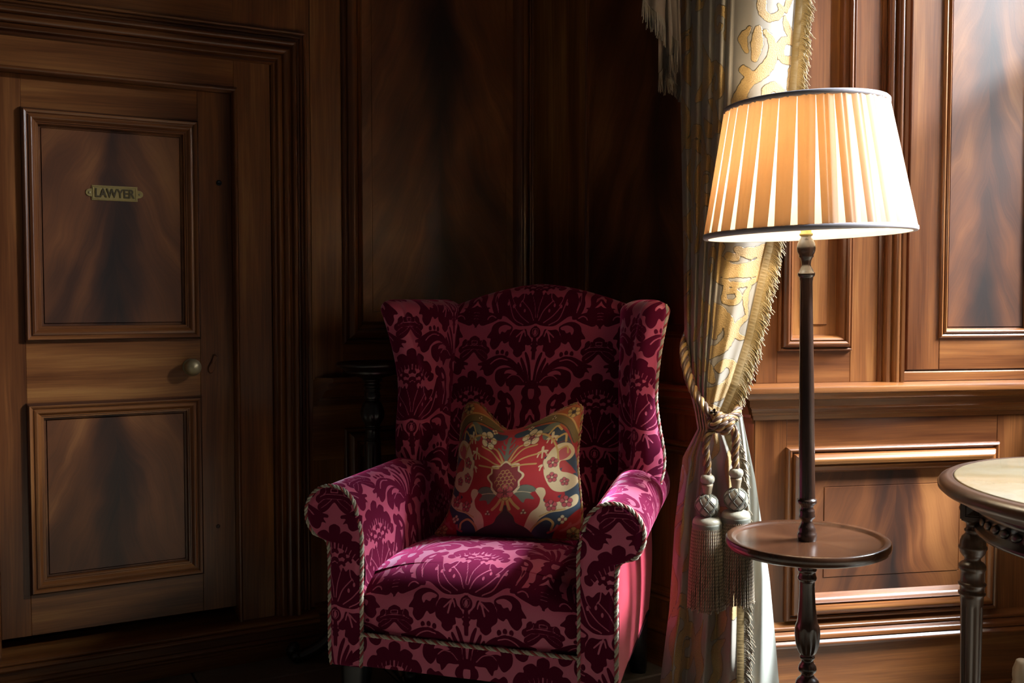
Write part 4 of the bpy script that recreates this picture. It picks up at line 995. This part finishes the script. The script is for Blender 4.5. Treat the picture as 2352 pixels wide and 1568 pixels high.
lathe_obj('column', [(zc1 - .06, .030), (zc1 - .04, .040), (zc1 - .015, .030), (zc1, .026), (zc1 + .01, .031), (zc1 + .02, .030), (zc1 + .04, .030), (.5, .0285), (zc0 - .03, .0255), (zc0 - .012, .0255), (zc0 - .006, .025), (zc0, .023)], EBONY, tor, k=80, flute=flut)
f1 = EYE + ray(682, 1520) * (-CAM_H / ray(682, 1520)[2]); fa = math.atan2(f1[1] - TY, f1[0] - TX); fr_ = math.hypot(f1[0] - TX, f1[1] - TY)
for k in range(3):
    a = fa + k * R(120); c, s_ = math.cos(a), math.sin(a)
    P = catmull([(.010, .30), (.055, .275), (.085, .20), (.10, .13), (fr_ * .62, .062), (fr_ * .86, .026), (fr_ - .004, .020), (fr_ + .014, .030), (fr_ + .008, .046), (fr_ - .006, .044)], 7)
    rr = np.interp(np.linspace(0, 1, len(P)), [0, .2, .45, .7, .82, .92, 1], [.020, .027, .021, .017, .019, .017, .010])
    V, F = tube(np.stack([P[:, 0] * c, P[:, 0] * s_, P[:, 1]], 1), rr, 10); lg = mesh('leg', V, F, EBONY, tor)
    V, F = lathe([(-.020, .002), (-.020, .012), (-.012, .017), (0, .018), (.012, .017), (.020, .012), (.020, .002)], 16)
    mesh('scroll_foot', V, F, EBONY, lg, M=Matrix.Translation((fr_ * c, fr_ * s_, .0185)) @ Matrix.Rotation(a, 4, 'Z') @ Matrix.Rotation(R(90), 4, 'X'))

# ------------------------------------------------------------------ floor lamp with tray
LD = 2.30; LX = .697; LK = LD / FPX
lamp = empty('floor_lamp', M=Matrix.Translation((LX, LD, 0)) @ Matrix.Rotation(R(-.9), 4, 'Y'))
tag(lamp, 'lit floor lamp with pleated cream shade and round tray table', 'floor lamp')
def lz(y): return zpx(1858, y, LD)
def lp(L): return [(lz(y), hw * LK) for y, hw in L][::-1]
# foot, below the picture: turned boss and three cabriole legs
lathe_obj('base', [(.085, .010), (.088, .034), (.12, .046), (.15, .048), (.18, .040), (.205, .030), (.212, .027)], LAMPWOOD, lamp, k=48, smoothn=3)
for k in range(3):
    a = R(200 + 120 * k); c, s_ = math.cos(a), math.sin(a)
    P = catmull([(.02, .125), (.07, .135), (.12, .10), (.16, .045), (.205, .018), (.235, .016)], 7)
    V, F = tube(np.stack([P[:, 0] * c, P[:, 0] * s_, P[:, 1]], 1), np.interp(np.linspace(0, 1, len(P)), [0, .3, .7, .9, 1], [.026, .022, .013, .016, .006]), 10); mesh('leg', V, F, LAMPWOOD, lamp)
zr0, zr1 = lz(1500), lz(1438)
def reed(z, a, r):
    k = np.clip((z - zr0) / (zr1 - zr0), 0, 1); return r * (1 - .10 * np.clip(np.cos(9 * a), -.2, 1) * np.sin(k * math.pi) ** .4 * ((z > zr0) & (z < zr1)))
lathe_obj('lower_column', lp([(1284, 2), (1284, 24), (1290, 26), (1296, 24), (1300, 21), (1308, 22), (1313, 19), (1320, 20), (1325, 22), (1330, 21), (1334, 18), (1345, 17.5), (1370, 18), (1400, 20), (1425, 23), (1435, 26.5), (1440, 28), (1448, 28.5), (1460, 28), (1475, 26.5), (1488, 23), (1498, 19), (1502, 15), (1505, 17), (1510, 17), (1514, 13.5), (1520, 14.5), (1527, 19), (1534, 21), (1540, 19.5), (1546, 14), (1552, 16), (1560, 24), (1568, 27), (1576, 28)]), LAMPWOOD, lamp, k=90, flute=reed, smoothn=3)
zt = lz(1237)
lathe_obj('tray', [(zt - .042, .004), (zt - .040, .06), (zt - .030, .13), (zt - .024, .172), (zt - .018, .184), (zt - .008, .1865), (zt + .001, .1855), (zt + .0045, .182), (zt + .003, .178), (zt + .004, .174), (zt + .002, .169), (zt - .002, .166), (zt - .003, .160), (zt - .003, .002)], TRAYWOOD, lamp, k=96)
lathe_obj('upper_column', lp([(534, 6), (538, 11), (546, 12), (550, 15), (558, 19), (568, 21), (578, 20), (586, 16), (589, 17), (592, 14), (598, 11.5), (607, 10), (613, 11.5), (619, 15), (624, 16), (626, 19), (631, 19.5), (635, 17.5), (637, 15), (640, 15.5), (645, 14), (660, 14), (900, 16.8), (1140, 18.5), (1145, 18.5), (1146, 22), (1151, 22.5), (1155, 21), (1159, 16), (1165, 14), (1170, 17), (1174, 18), (1178, 17), (1184, 19), (1188, 18), (1193, 12.5), (1199, 13), (1207, 17), (1214, 20), (1220, 19), (1223, 22), (1230, 22.5), (1236, 22), (1240, 21)]), LAMPWOOD, lamp, k=48)
zs = lz(540)
lathe_obj('socket', [(zs - .004, .010), (zs, .015), (zs + .004, .015), (zs + .006, .012), (zs + .03, .0125), (zs + .034, .016), (zs + .05, .016), (zs + .054, .010)], BRASS, lamp, k=24)
bl = lathe_obj('bulb', [(zs + .054, .010), (zs + .065, .014), (zs + .085, .026), (zs + .105, .030), (zs + .122, .025), (zs + .133, .012), (zs + .136, .0006)], BULB, lamp, k=24, smoothn=3)
ld = bpy.data.lights.new('bulb_light', 'POINT'); ld.energy = BULB_W; ld.color = (1, .84, .60); ld.shadow_soft_size = .035
lo_ = bpy.data.objects.new('bulb_light', ld); COL.objects.link(lo_); lo_.parent = lamp; lo_.location = (0, 0, zs + .175)
# shade: tilted a little, pleats stitched over a lining with narrow openings that widen downward
SHM = Matrix.Translation((.004, 0, lz(541))) @ Matrix.Rotation(R(-1.0), 4, 'Y')
RB, RT, SHH = .2315, .178, .298
shade = empty('shade', parent=lamp); shade.matrix_local = SHM
V, F = lathe([(.0, RB - .005), (SHH * .5, (RB + RT) / 2 - .005), (SHH, RT - .005)], 112); mesh('shade_lining', V, F, SHLINE, shade)
NPL = 30
def pleat_mesh():
    w_ = 2 * math.pi / NPL; rows = []; nz = 9; nx = 13
    for k in range(nz):
        t = k / (nz - 1); r = RB + (RT - RB) * t; gap = (.30 * (1 - t) ** 1.0 + .012) * w_
        for i in range(nx):
            q = i / (nx - 1); a = -w_ / 2 + (w_ - gap) * q
            fold = .0035 * math.sin(q * math.pi) + .0030 * math.exp(-((q - .5) / .06) ** 2) * (.3 + .7 * t) * -1
            rr = r + .0015 + fold
            rows.append((rr * math.cos(a), rr * math.sin(a), .006 + (SHH - .012) * t))
    me = bpy.data.meshes.new('pleat'); me.from_pydata(rows, [], [tuple(int(x) for x in f) for f in gridf(nz, nx)])
    me.polygons.foreach_set('use_smooth', np.ones(len(me.polygons), bool)); me.materials.append(PLEAT); return me
PM = pleat_mesh()
for k in range(NPL):
    o = bpy.data.objects.new('pleat', PM); COL.objects.link(o); o.parent = shade; o.matrix_local = Matrix.Rotation(2 * math.pi * (k + .2) / NPL, 4, 'Z')
def band(r, z, h): return [(z - h, r - .006), (z - h, r + .004), (z - h * .5, r + .0065), (z + h * .5, r + .0060), (z + h, r + .003), (z + h, r - .006)]
for r, z in ((RB, .006), (RT, SHH - .005)):
    V, F = lathe(band(r, z, .0062), 112); mesh('binding', V, F, SHTRIM, shade)
for k in range(3):
    a = R(30 + 120 * k); V, F = tube([(.012 * math.cos(a), .012 * math.sin(a), .045), ((RT * .5) * math.cos(a), (RT * .5) * math.sin(a), SHH - .04), ((RT - .006) * math.cos(a), (RT - .006) * math.sin(a), SHH - .006)], .0016, 6); mesh('spoke', V, F, BRASS, shade)

# ------------------------------------------------------------------ marble topped table at the right
TC = np.array([1.328, 2.0]); TR = .430; TZ = .735
tab = empty('side_table', (TC[0], TC[1], 0)); tag(tab, 'round cream marble topped table with dark turned fluted legs', 'table')
lathe_obj('top_rim', [(TZ - .050, .330), (TZ - .048, .385), (TZ - .042, .392), (TZ - .036, .404), (TZ - .030, .420), (TZ - .022, .429), (TZ - .014, .430), (TZ - .006, .425), (TZ - .001, .416), (TZ + .001, .409), (TZ - .001, .405), (TZ + .0005, .402), (TZ - .001, .398)], WALNUT, tab, k=120)
lathe_obj('marble_top', [(TZ - .010, .3975), (TZ + .0008, .3972), (TZ + .0016, .394), (TZ + .0016, .0006)], MARBLE, tab, k=120)
lathe_obj('apron', [(TZ - .118, .330), (TZ - .118, .352), (TZ - .112, .356), (TZ - .105, .354), (TZ - .101, .346), (TZ - .070, .346), (TZ - .066, .354), (TZ - .058, .357), (TZ - .050, .355), (TZ - .049, .330)], EBONY, tab, k=120)
LA = math.degrees(math.atan2(.150, -.323)); LR = .356
# carved leaf ovals along the frieze
V0, F0 = lathe([(-.010, .0006), (-.009, .004), (-.005, .008), (0, .0095), (.005, .008), (.009, .004), (.010, .0006)], 10)
OV = bpy.data.meshes.new('carved_bead'); OV.from_pydata([(v[0] * .5, v[2] * 1.7, v[1] * 1.0) for v in V0], [], [tuple(int(x) for x in f) for f in F0])
OV.polygons.foreach_set('use_smooth', np.ones(len(OV.polygons), bool)); OV.materials.append(EBONY)
for k in range(4):
    for j in range(1, 14):
        a = R(LA + 90 * k + 6 + j * 6.0)
        o = bpy.data.objects.new('carved_bead', OV); COL.objects.link(o); o.parent = tab
        o.matrix_local = Matrix.Translation((.347 * math.cos(a), .347 * math.sin(a), TZ - .086)) @ Matrix.Rotation(a, 4, 'Z') @ Matrix.Rotation(R(14), 4, 'X')
TLD = 2.15; TLK = TLD / FPX
def lgp(L): return [(zpx(2247, y, TLD), hw * TLK) for y, hw in L][::-1]
LEGP = [(0, .010), (.012, .014), (.03, .0125), (.05, .0145), (.06, .0135)] + [(zpx(2247, 1568, TLD), 22.5 * TLK)] + lgp([(1190, 24), (1196, 24), (1199, 18), (1204, 15), (1212, 15.5), (1215, 19), (1219, 19), (1221, 15.5), (1226, 18), (1232, 24), (1242, 28), (1251, 28.5), (1253, 31), (1258, 31.5), (1261, 29), (1268, 27.5), (1276, 22), (1281, 17.5), (1287, 18), (1291, 25), (1297, 29.5), (1304, 30), (1309, 27), (1312, 25.5), (1333, 25.5), (1336, 27), (1338, 30.5), (1342, 30), (1345, 26), (1357, 26), (1359, 30), (1363, 29.5), (1366, 26), (1372, 25.5), (1384, 25), (1392, 24.5)])
zf = zpx(2247, 1385, TLD)
def lflute(z, a, r): return r * (1 - .16 * np.clip(np.cos(7 * a), 0, 1) ** .7 * ((z < zf) & (z > .07)))
# longer leg needs rows along the flutes
i_ = 5; LEGP = LEGP[:i_] + [(z, .0135 + (22.5 * TLK - .0135) * (z - .06) / (LEGP[i_][0] - .06)) for z in np.linspace(.07, LEGP[i_][0], 8)] + LEGP[i_ + 1:]
for k in range(4):
    a = R(LA + 90 * k); ML = Matrix.Translation((LR * math.cos(a), LR * math.sin(a), 0)) @ Matrix.Rotation(a, 4, 'Z')
    lg = lathe_obj('leg', LEGP, EBONY if k else WALNUT, tab, ML, k=70, flute=lflute)
    z0, z1 = zpx(2247, 1190, TLD) - .002, TZ - .048
    # corner block with a framed pyramid on its outer faces
    V = []; h = .0235
    for z in (z0, z0 + .004, z1): V += [(sx * h, sy * h, z) for sx, sy in ((-1, -1), (1, -1), (1, 1), (-1, 1))]
    F = [(3, 2, 1, 0), (8, 9, 10, 11)] + [(b + i, b + (i + 1) % 4, b + 4 + (i + 1) % 4, b + 4 + i) for b in (0, 4) for i in range(4)]
    bk = mesh('corner_block', V, F, WALNUT, tab, smooth=False, M=ML)
    for rot in (0, 90, -90):
        zc = (z0 + z1) / 2; hz = (z1 - z0) / 2; Q = Matrix.Rotation(R(rot), 4, 'Z')
        fo = frame('block_frame', -h + .001, h - .001, zc - hz + .003, zc + hz - .001, [(0, h - .001), (.0005, h + .003), (.006, h + .003), (.0075, h - .0005)], WALNUT, bk, M=Q @ Matrix.Rotation(R(90), 4, 'Z'))
        b_ = h - .009; c_ = hz - .012
        mesh('block_point', [(h, -b_, zc - c_), (h, b_, zc - c_), (h, b_, zc + c_), (h, -b_, zc + c_), (h + .006, 0, zc)], [(0, 1, 4), (1, 2, 4), (2, 3, 4), (3, 0, 4)], TRAYWOOD, bk, smooth=False, M=Q)

# ------------------------------------------------------------------ pale turned knob at the right edge
kp = at(2350, 1524, 2.62)
kb = lathe_obj('turned_post', [(0, .030), (.012, .032), (.022, .028), (.030, .020), (.060, .018), (.078, .021), (.086, .0265), (.091, .027), (.094, .024), (.110, .026), (.128, .0255), (.146, .0195), (.152, .018), (.155, .014), (.156, .0006)], plain('pale_turned_wood', (.22, .16, .10), .45), None, Matrix.Translation((float(kp[0]), float(kp[1]), 0)), 28)
tag(kb, 'pale turned wooden post cropped at the bottom right corner', 'post')
# ------------------------------------------------------------------ curtain, tied back
cur = empty('curtain', (float(at(1640, 1600, 2.6)[0]), 2.6, 0)); CI = Matrix.Translation(-cur.location)
tag(cur, 'heavy silver and gold brocade curtain tied back beside the window bay', 'curtain')
YK = [-520, 0, 230, 560, 780, 880, 945, 985, 1050, 1200, 1400, 1568, 1650]
XL = [1562, 1561, 1563, 1569, 1572, 1580, 1596, 1602, 1568, 1550, 1537, 1516, 1508]
XR = [1838, 1829, 1812, 1762, 1712, 1680, 1654, 1660, 1684, 1692, 1694, 1694, 1694]
DL = [2.87, 2.87, 2.86, 2.81, 2.74, 2.69, 2.64, 2.62, 2.65, 2.68, 2.70, 2.72, 2.72]
DR = [2.62, 2.62, 2.62, 2.615, 2.60, 2.575, 2.575, 2.575, 2.575, 2.57, 2.565, 2.56, 2.56]
AM = [.034, .034, .034, .032, .026, .020, .012, .010, .016, .026, .030, .032, .032]
def cuv(s, yp):
    """s 0..1 across the cloth, yp photo row -> world point"""
    I = lambda K: np.interp(yp, YK, K)
    xl, xr, dl_, dr_, am = I(XL), I(XR), I(DL), I(DR), I(AM)
    low = np.clip((yp - 985) / 120, 0, 1); top_ = 1 - low
    q = np.where(s < .55, s / .55 * .46, .46 + (s - .55) / .45 * .54)           # gathers take more cloth than they show
    q = q * top_ + s * low
    gath = np.clip((.56 - s) / .06, 0, 1)
    fold = top_ * (gath * np.abs(np.sin(s / .55 * math.pi * 4.5 + .35 * np.sin(yp / 310.0))) * -.8 + (1 - gath) * (-1.05 * np.sin(np.clip((s - .55) / .45, 0, 1) ** .75 * math.pi) + .22 * np.sin(s * 31 + yp / 130.0) * np.clip((yp - 500) / 400, 0, 1)))
    fold += low * (np.sin(s * 2 * math.pi * 2.6 + 2.2 + .5 * np.sin(yp / 160.0)) * .95 + .25 * np.sin(s * 41 + yp / 60.0) * .6)
    df_ = dr_ - .005
    qt = np.clip(q / .46, 0, 1); qd = np.where(q < .46, dl_ + (df_ - dl_) * qt ** .9, df_ + (dr_ - df_) * np.clip((q - .46) / .54, 0, 1) ** 1.5)
    d = qd * top_ + (dl_ + (dr_ - dl_) * q ** .85) * low + am * fold
    x = xl + (xr - xl) * q
    a = (x - 1176) / FPX; b = (784 - yp) / FPX; c, sn = math.cos(CAM_PITCH), math.sin(CAM_PITCH)
    rz = -sn + b * c; ry = c + b * sn
    return np.stack([a * d / ry, d + 0 * a, CAM_H + rz * d / ry], -1)
S_ = np.linspace(0, 1, 300)
# rows chosen so that the hem meets the floor
yr = np.linspace(-520, 1655, 640)
CV = np.array([cuv(S_, np.full_like(S_, y)) for y in yr]); CV[..., 2] = np.maximum(CV[..., 2], .004 + .003 * np.sin(S_ * 40)[None, :])
ref = cuv(S_, np.full_like(S_, 300.0)); UL = np.r_[0, np.cumsum(np.linalg.norm(np.diff(ref, axis=0), axis=1))]
VL = np.r_[0, np.cumsum(np.linalg.norm(np.diff(CV[:, 240], axis=0), axis=1))]
# pattern: traced scrolls on the flat breadth, a general scroll repeat in the gathers
def scrolls():
    f = Field(1500, 1870, -40, 980, 3.0); f.D[:] = -40
    def st_(L, w_):
        P = catmull(L, 6); f.stroke(P, np.interp(np.linspace(0, 1, len(P)), np.linspace(0, 1, len(w_)), w_) if not np.isscalar(w_) else w_)
    st_([(1756, -30), (1750, 0), (1751, 24), (1764, 40), (1785, 37), (1796, 24), (1789, 13)], [22, 20, 18, 10]); st_([(1822, -20), (1810, 8), (1806, 26)], [16, 14, 8]); st_([(1803, 40), (1808, 62), (1817, 80), (1834, 90)], [8, 16, 18, 20])
    st_([(1828, 96), (1800, 94), (1790, 116), (1800, 136), (1820, 138), (1834, 126)], [18, 20, 18, 20, 16]); st_([(1741, 66), (1739, 100), (1733, 134)], [16, 30, 16]); st_([(1757, 72), (1772, 92), (1775, 122), (1764, 150), (1742, 172), (1716, 190), (1700, 222), (1692, 260)], [10, 18, 24, 30, 26, 30, 34])
    st_([(1708, 160), (1722, 176), (1716, 196)], [20, 24, 18]); st_([(1758, 226), (1762, 206), (1780, 199), (1792, 214), (1784, 238)], [20, 22, 20, 18]); st_([(1816, 160), (1820, 186), (1812, 204)], [12, 24, 10]); st_([(1730, 240), (1712, 232), (1705, 250)], 16); st_([(1722, 64), (1706, 90), (1716, 118)], [10, 22, 10])
    st_([(1640, 552), (1654, 566), (1650, 584)], [16, 22, 12]); st_([(1692, 572), (1722, 582), (1766, 568)], [14, 28, 20]); st_([(1650, 596), (1662, 618), (1696, 622), (1734, 616), (1764, 590)], [22, 38, 30, 38, 22]); st_([(1672, 588), (1690, 592)], 18)
    st_([(1630, 600), (1646, 640), (1676, 652), (1716, 652), (1756, 630)], [10, 14, 14, 12, 8]); st_([(1671, 648), (1664, 674), (1664, 690), (1682, 695), (1698, 684), (1690, 668), (1674, 670)], [14, 13, 14, 13, 12]); st_([(1722, 660), (1712, 684), (1716, 724)], [8, 13, 6])
    st_([(1606, 704), (1646, 712), (1672, 740), (1674, 776), (1652, 802), (1612, 812), (1590, 800)], [26, 28, 26, 24, 28, 24]); st_([(1630, 716), (1648, 742), (1640, 772)], [24, 28, 16]); st_([(1712, 730), (1692, 750), (1694, 772), (1714, 776)], [12, 15, 14, 8]); st_([(1606, 740), (1612, 764), (1602, 784)], [12, 20, 10])
    st_([(1652, 846), (1664, 834), (1682, 838), (1688, 860), (1672, 886), (1640, 906), (1608, 906), (1592, 890)], [20, 20, 22, 26, 34, 36, 22]); st_([(1596, 826), (1622, 846), (1634, 872)], [16, 28, 18]); st_([(1600, 940), (1630, 936), (1656, 942)], [10, 18, 10])
    return f
_SF = scrolls()
def sdrape():
    q = np.where(S_ < .55, S_ / .55 * .46, .46 + (S_ - .55) / .45 * .54); i5 = np.searchsorted(S_, .55)
    out = np.zeros((len(yr), len(S_)))
    for r_, y in enumerate(yr):
        xl, xr = np.interp(y, YK, XL), np.interp(y, YK, XR); x = xl + (xr - xl) * q
        g_ = brocade_at(UL + .13, np.full_like(S_, -VL[r_] + .10))
        if -30 < y < 960:
            xx = np.where(np.arange(len(S_)) >= i5, x, x[i5] - (UL[i5] - UL) * 895)
            k = np.clip((xx - x[i5] + 30) / 20, 0, 1) * (1 if (y < 262 or y > 548) else 0)
            g_ = g_ * (1 - k) + k * _SF.sample(xx, np.full_like(xx, y)) / 895.0
        out[r_] = g_
    return out
bro = sdrape()
def cmesh(name, V, mat, attrs=None, flip=False):
    n, m = V.shape[:2]; F = gridf(n, m)
    return mesh(name, V.reshape(-1, 3), F[:, ::-1] if not flip else F, mat, cur, attrs=attrs, M=CI)
cmesh('drape', CV, BROCADE, {'brocade': bro.ravel()})
# pale lining turning out below the tie
LK_ = [925, 985, 1100, 1220, 1330, 1480, 1600, 1655]; LXR = [1700, 1711, 1735, 1752, 1768, 1782, 1792, 1796]
def lin_pt(s, yp):
    x = (np.interp(yp, [925, 1000, 1655], [1668, 1680, 1668])) * (1 - s) + np.interp(yp, LK_, LXR) * s
    d = 2.625 - .035 * s + .018 * np.sin(s * 5.2 + 1.2) * np.clip((yp - 950) / 300, 0, 1) + .006 * np.sin(s * 13 + yp / 70.0)
    a = (x - 1176) / FPX; b = (784 - yp) / FPX; c, sn = math.cos(CAM_PITCH), math.sin(CAM_PITCH); rz = -sn + b * c; ry = c + b * sn
    return np.stack([a * d / ry, d + 0 * a, CAM_H + rz * d / ry], -1)
sl = np.linspace(0, 1, 40); LV = np.array([lin_pt(sl, np.full_like(sl, y)) for y in np.linspace(915, 1655, 90)]); LV[..., 2] = np.maximum(LV[..., 2], .004)
cmesh('lining', LV, LINING)
# braid and bullion fringe down the leading edge
ye = np.linspace(-520, 1640, 720); ED = np.array([cuv(np.array([1.0]), np.array([y]))[0] for y in ye])
TB = np.gradient(ED, axis=0); TB /= np.linalg.norm(TB, axis=1)[:, None]
side = np.cross(TB, np.array([0, -1.0, 0.0])); side[side[:, 0] < 0] *= -1; side /= np.linalg.norm(side, axis=1)[:, None]
nb = 7; BW = .0185; rib = .0012 * np.sin(np.arange(len(ye)) * 1.9)
q = np.linspace(-.15, .85, nb)
BV_ = ED[:, None] + side[:, None] * (q * BW)[None, :, None] + np.array([0, -1, 0])[None, None] * (.0045 + np.abs(rib)[:, None] * np.sin(np.linspace(.1, 3.04, nb))[None, :] * 1.6)[..., None]
cmesh('fringe_braid', BV_, TH_BRAID, flip=True)
L_ = np.r_[0, np.cumsum(np.linalg.norm(np.diff(ED, axis=0), axis=1))]
def fringe(name, P, side_, length, step, mat, r=.0013, parent=cur, M=CI, droop=.75, wob=.004, k=4, seg=5, skip=None):
    a = Acc(); Lc = np.r_[0, np.cumsum(np.linalg.norm(np.diff(P, axis=0), axis=1))]; rg = random.Random(3)
    for s in np.arange(0, Lc[-1], step):
        p = np.array([np.interp(s, Lc, P[:, i]) for i in range(3)]); sd = np.array([np.interp(s, Lc, side_[:, i]) for i in range(3)])
        ln_ = length * rg.uniform(.82, 1.12); t = np.linspace(0, 1, seg)[:, None]
        dirv = sd * (1 - droop * t) + np.array([0, 0, -1.0]) * (droop * t + .25); 
        Q = p + np.cumsum(dirv * (ln_ / seg), axis=0) + np.array([rg.gauss(0, wob), rg.gauss(0, wob) - .002, 0]) * t
        Q = np.vstack([p, Q]); V, F = tube(Q, r * rg.uniform(.8, 1.2), k); a.add(V, F)
    o = a.build(name, mat, parent, M=M); o['kind'] = 'stuff'; return o
FE = ED + side * BW * .8 + np.array([0, -.003, 0])
m_ = ye < 960
fringe('fringe', FE[m_], side[m_], .034, .0021, TH_OLD)
fringe('fringe', FE[~m_] , side[~m_], .030, .0024, TH_DULL)
fringe('fringe_tips', FE[m_] + side[m_] * .012 + np.array([0, .003, 0]), side[m_], .026, .0034, TH_BEIGE, droop=.6)

# ------------------------------------------------------------------ tie-back rope with two tassels
TDp = 2.495
tie = empty('curtain_tieback', tuple(at(1655, 970, TDp))); TI = Matrix.Translation(-tie.location)
tag(tie, 'twisted gold rope tieback with two large sage tassels', 'tieback')
a = Acc(); rope(a, catmull([at(1600, 735, 2.84), at(1580, 765, 2.77), at(1571, 805, 2.69), at(1580, 860, 2.625), at(1598, 905, 2.575), at(1624, 942, 2.525), at(1646, 962, 2.50)], 12), .0125, 4, pitch=.085, k=8, cols=[0, 1, 2, 1]); a.build('rope', [TH_ROPE, TH_RUST, TH_GOLD], tie, M=TI)
a = Acc(); rope(a, catmull([at(1672, 962, 2.51), at(1690, 952, 2.54), at(1696, 930, 2.59), at(1692, 905, 2.63)], 10), .0115, 4, pitch=.08, k=8, cols=[0, 1, 2, 1]); a.build('rope', [TH_ROPE, TH_RUST, TH_GOLD], tie, M=TI)
tt = np.linspace(0, 1, 90); c0 = at(1634, 962, TDp); c1 = at(1676, 980, TDp); ax_ = (c1 - c0); axn = ax_ / np.linalg.norm(ax_); up_ = np.cross(axn, [0, 1, 0]); up_ /= np.linalg.norm(up_); fw = np.array([0, 1.0, 0])
hel = c0 + tt[:, None] * ax_ + .0175 * (np.cos(tt * 2 * math.pi * 3.2)[:, None] * up_ + np.sin(tt * 2 * math.pi * 3.2)[:, None] * fw)
a = Acc(); rope(a, hel, .0105, 4, pitch=.055, k=8, cols=[0, 1, 2, 1]); a.build('knot', [TH_ROPE, TH_RUST, TH_GOLD], tie, M=TI)
def tassel(xc, yt, cordpts, nm):
    tz0 = at(xc, yt, TDp); bx, by = float(tz0[0]), TDp; K = TDp / FPX
    a = Acc(); rope(a, catmull([at(x, y, d) for x, y, d in cordpts], 10), .0100, 4, pitch=.062, k=8, cols=[0, 1, 2, 1]); a.build('cord', [TH_ROPE, TH_RUST, TH_GOLD], tie, M=TI)
    ta = empty('tassel', (bx - tie.location.x, by - tie.location.y, 0), parent=tie); ta.location.z = -tie.location.z
    def Z(y): return zpx(xc, y, TDp)
    def pz(L): return [(Z(yt + dy), hw * K) for dy, hw in L][::-1]
    def gath(z, a_, r): return r * (1 + .05 * np.abs(np.cos(6 * a_)))
    lathe_obj('collar', pz([(-4, 1), (-3, 7), (0, 13), (6, 16), (12, 15.5), (17, 12), (19, 9)]), TH_SILK, ta, k=36, flute=gath, smoothn=3)
    lathe_obj('neck', pz([(18, 9), (19, 13.5), (24, 12.8), (32, 11), (40, 10), (43, 9)]), TH_BEIGE, ta, k=24)
    zb = Z(yt + 68); rb = 27.5 * K
    lathe_obj('ball', [(zb + rb * math.sin(t), rb * math.cos(t)) for t in np.linspace(-1.5, 1.5, 21)], TH_SILK, ta, k=36)
    a = Acc()
    for sgn in (1, -1):
        for j in range(6):
            for off in (-.07, .07):
                t = np.linspace(-1.25, 1.25, 24); ph = sgn * t * .85 + j * math.pi / 3 + off
                P = np.stack([rb * 1.015 * np.cos(t) * np.cos(ph), rb * 1.015 * np.cos(t) * np.sin(ph), zb + rb * 1.015 * np.sin(t)], 1); V, F = tube(P, .0013, 5); a.add(V, F)
    a.build('ball_netting', TH_GREEN, ta)
    lathe_obj('cap', pz([(92, 8), (93, 20), (96, 28), (101, 32), (106, 33.5), (109, 33)]), TH_SILK, ta, k=40)
    lathe_obj('cap_band', pz([(108, 33), (109, 34), (113, 34), (116, 33.5), (120, 34), (121, 32.5)]), BRASS if False else TH_GREEN, ta, k=40)
    a = Acc(); rg = random.Random(int(xc)); z0, z1 = Z(yt + 118), Z(yt + 303); ns = 50
    for ring, r0, r1, cnt in ((0, 32, 42.5, 46), (1, 26, 37, 34)):
        for j in range(cnt):
            an = 2 * math.pi * (j + .5 * ring) / cnt; zz = z1 + rg.uniform(-.005, .006); t = np.linspace(0, 1, 7)
            r_ = (r0 + (r1 - r0) * t ** .7) * K; wv = rg.uniform(-.03, .03) * t
            P = np.stack([r_ * np.cos(an + wv), r_ * np.sin(an + wv), z0 + (zz - z0) * t], 1)
            rope(a, P, .0027, 2, pitch=.0085, k=5, step=.0017, cols=[0, 1])
    o = a.build('skirt', [TH_BEIGE, TH_BRONZE], ta); o['kind'] = 'stuff'
    return ta
tassel(1625, 1092, [(1640, 984, TDp), (1626, 1000, 2.488), (1621, 1030, 2.49), (1625, 1065, TDp), (1625, 1094, TDp)], 0)
tassel(1691, 1078, [(1674, 978, TDp), (1686, 986, 2.488), (1690, 1010, 2.49), (1688, 1045, TDp), (1691, 1080, TDp)], 1)

# ------------------------------------------------------------------ fringed swag tail hanging left of the curtain
sw_ = empty('swag_tail', tuple(at(1520, 100, 2.74))); SI = Matrix.Translation(-sw_.location)
tag(sw_, 'taupe satin swag tail darkened as in shade, with bullion fringe at top of curtain', 'swag tail')
def tier(e0, e1, d0, d1, topy, nm, fl=.043):
    t = np.linspace(0, 1, 40); ex = e0[0] + (e1[0] - e0[0]) * t; ey = e0[1] + (e1[1] - e0[1]) * t + 6 * np.sin(t * 9)
    dd = d0 + (d1 - d0) * t + .010 * np.sin(t * 11)
    rows = []
    for k in np.linspace(0, 1, 22):
        yy = topy + (ey - topy) * k; xx = ex + (1 - k) * (1525 - ex) * .25
        rows.append(np.array([at(x, y, d - .012 * math.sin(k * 7 + tt_ * 5)) for x, y, d, tt_ in zip(xx, yy, dd, t)]))
    V = np.array(rows); mesh('tail_fold', V.reshape(-1, 3), gridf(*V.shape[:2])[:, ::-1], SWAGSAT, sw_, M=SI)
    P = V[-1]; fringe('fringe', P + [0, -.003, 0], np.tile([0, 0, -1.0], (len(P), 1)), fl, .0026, TH_TAUPE_SHADE, r=.0015, parent=sw_, M=SI, droop=.0, wob=.003)
tier((1476, -8), (1556, 92), 2.70, 2.73, -330, 'a', .048)
tier((1556, 108), (1512, 165), 2.745, 2.735, -330, 'b', .044)
tier((1513, 172), (1566, 196), 2.755, 2.765, -330, 'c', .032)
